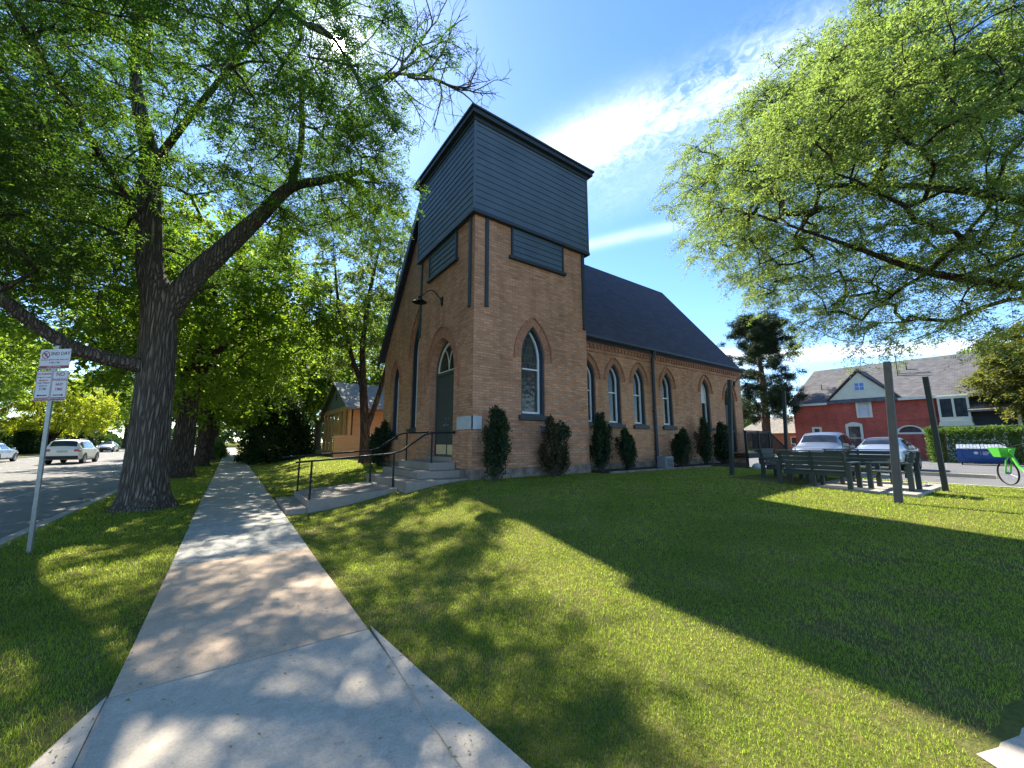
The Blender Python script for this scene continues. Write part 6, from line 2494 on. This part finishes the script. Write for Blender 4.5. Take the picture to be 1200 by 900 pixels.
# ------------------------------------------------------------------ grass: real blades, thinning out with distance
def make_grass():
    rg = np.random.default_rng(77)
    N = 1450000
    # polar sampling about the viewpoint so that near turf is as dense as real turf
    u = rg.random(N)
    r0, r1 = 1.2, 34.0
    r = (r0 ** .5 + u * (r1 ** .5 - r0 ** .5)) ** 2
    th = rg.uniform(R(-78), R(78), N) + R(YAW)
    x, y = r * np.sin(th), r * np.cos(th)
    edge = .05 * np.sin(y * 5.1) + .04 * np.sin(y * 13.3 + 1) + .03 * np.sin(y * 31)
    ed2 = .05 * np.sin(y * 4.3 + 2) + .04 * np.sin(y * 11.7) + .03 * np.sin(y * 27)
    right = (x > 1.025 + ed2) & (x < 16.7) & (y > np.interp(x, [2.7, 3.05, 3.75, 5.5, 17], [.08, .50, .33, .05, -.04]) + .03 * np.sin(x * 9)) & (y < 8.9)
    right &= ~((y < 3.5) & (x < np.interp(y, [0, 1.6, 2.6, 3.43], [1.26, 1.25, 1.14, 1.06]) + .5 * ed2))
    right &= ~((x > 11.60) & (x < 14.93) & (y > 1.93) & (y < 5.78))
    right &= ~((x > 9.4) & (y > 8.2))
    right &= ~((x > TX0 - .1) & (x < TX1 + .1) & (y > TY0 - .05))
    bank = (x > 1.025 + ed2) & (x < NX0 - .1) & (y >= 8.9) & (y < 34) & ~((y > 9.5) & (y < 11.8)) & ~((x > 3.35) & (y < 12.35))
    bank &= ~((x > TX0 - .1) & (y < TY1 + .1))
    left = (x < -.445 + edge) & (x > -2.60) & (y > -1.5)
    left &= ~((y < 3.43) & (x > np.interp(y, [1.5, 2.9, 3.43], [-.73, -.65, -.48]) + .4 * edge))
    left &= (np.hypot(x - bt[0], y - bt[1]) > .5 + .35 * rg.random(N) ** 2)
    ok = right | bank | left
    x, y, r, isleft = x[ok], y[ok], r[ok], left[ok]
    n = len(x)
    z = lawn_z(x, y) - .012
    f1, f2, f3 = lumpy(1, .9), lumpy(2, 3.1), lumpy(3, 9.0)
    P3 = np.stack([x, y, 0 * x], -1)
    a, b, c = f1(P3), f2(P3), f3(P3)
    e4 = lumpy(4, 24.0)(P3)
    dryness = .40 * a + .38 * b + .32 * c + .22 * e4 + rg.normal(0, .42, n)
    # worn, straw coloured turf beside the pavement
    near_walk = np.exp(-np.maximum(np.abs(x - .3) - .75, 0) / .22)
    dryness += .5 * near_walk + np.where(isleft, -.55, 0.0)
    dry = dryness > .76
    thin = rg.random(n) < np.clip(.12 + .16 * b + .20 * c + .18 * e4 + .10 * near_walk, 0, .75)
    keep = ~thin
    x, y, z, r, dry, a, b, c, isleft = (q[keep] for q in (x, y, z, r, dry, a, b, c, isleft))
    n = len(x)
    k = np.maximum(r / 2.2, .8) ** .55
    h = rg.uniform(.016, .034, n) * (1 + .16 * b) * np.where(dry, .8, 1) * np.where(isleft, 1.25, 1.0) * np.maximum(k, 1) ** .25
    w = rg.uniform(.0015, .0028, n) * k ** 1.15
    az = rg.uniform(0, 6.283, n)
    lean = rg.uniform(.2, 1.5, n)
    laz = rg.uniform(0, 6.283, n)
    side = np.stack([np.cos(az), np.sin(az), np.zeros(n)], -1)
    ld = np.stack([np.cos(laz), np.sin(laz), np.zeros(n)], -1)
    B = np.stack([x, y, z], -1)
    up = np.array([0, 0, 1.0])
    mid = B + ld * (lean * h * .28)[:, None] + up * (h * .6)[:, None]
    tipp = B + ld * (lean * h * .85)[:, None] + up * (h * (1 - .30 * lean))[:, None]
    V = np.stack([B - side * (w / 2)[:, None], B + side * (w / 2)[:, None], mid + side * (w * .38)[:, None], tipp, mid - side * (w * .38)[:, None]], 1).reshape(-1, 3)
    i = np.arange(n)[:, None] * 5
    F = np.concatenate([i + np.array([[0, 1, 2]]), i + np.array([[0, 2, 4]]), i + np.array([[4, 2, 3]])], 1).reshape(-1, 3)
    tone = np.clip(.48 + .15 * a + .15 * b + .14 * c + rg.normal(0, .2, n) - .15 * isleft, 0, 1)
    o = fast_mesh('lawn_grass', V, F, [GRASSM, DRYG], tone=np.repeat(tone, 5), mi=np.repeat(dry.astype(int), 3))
    tag(o, 'short mown grass of the lawn and the street verge, with straw coloured patches', 'grass', kind='stuff')


make_grass()

# small fallen twigs and leaves along the pavement edge
g_ = np.random.default_rng(14)
N = 1700
sd_ = g_.random(N) < .5
x = np.where(sd_, 1.06 + g_.normal(.03, .07, N), -.48 + g_.normal(-.03, .07, N))
y = g_.uniform(1.8, 14, N)
loose = g_.random(N) < .22
x = np.where(loose, g_.uniform(-.4, 1.0, N), x)
onl = np.arange(N) > 1000
x = np.where(onl, g_.uniform(1.3, 9, N), x)
y = np.where(onl, g_.uniform(.7, 8, N), y)
P = np.stack([x, y, np.where(onl, lawn_z(x, y) + .018, base_z(y) + .034) + g_.uniform(0, .01, N)], -1)
D_ = g_.normal(size=(N, 3)) * np.array([1, 1, .12])
Ls = g_.uniform(.012, .035, N)
V = leaf_quads(P, D_, Ls, Ls * .45, g_, .95, .2)
o = fast_mesh('leaf_litter', V, np.arange(len(V)).reshape(-1, 4), DRYG, tone=np.repeat(g_.uniform(0, .4, N), 4))
tag(o, 'dry leaf scraps scattered along the pavement edges', 'leaf litter', kind='stuff')
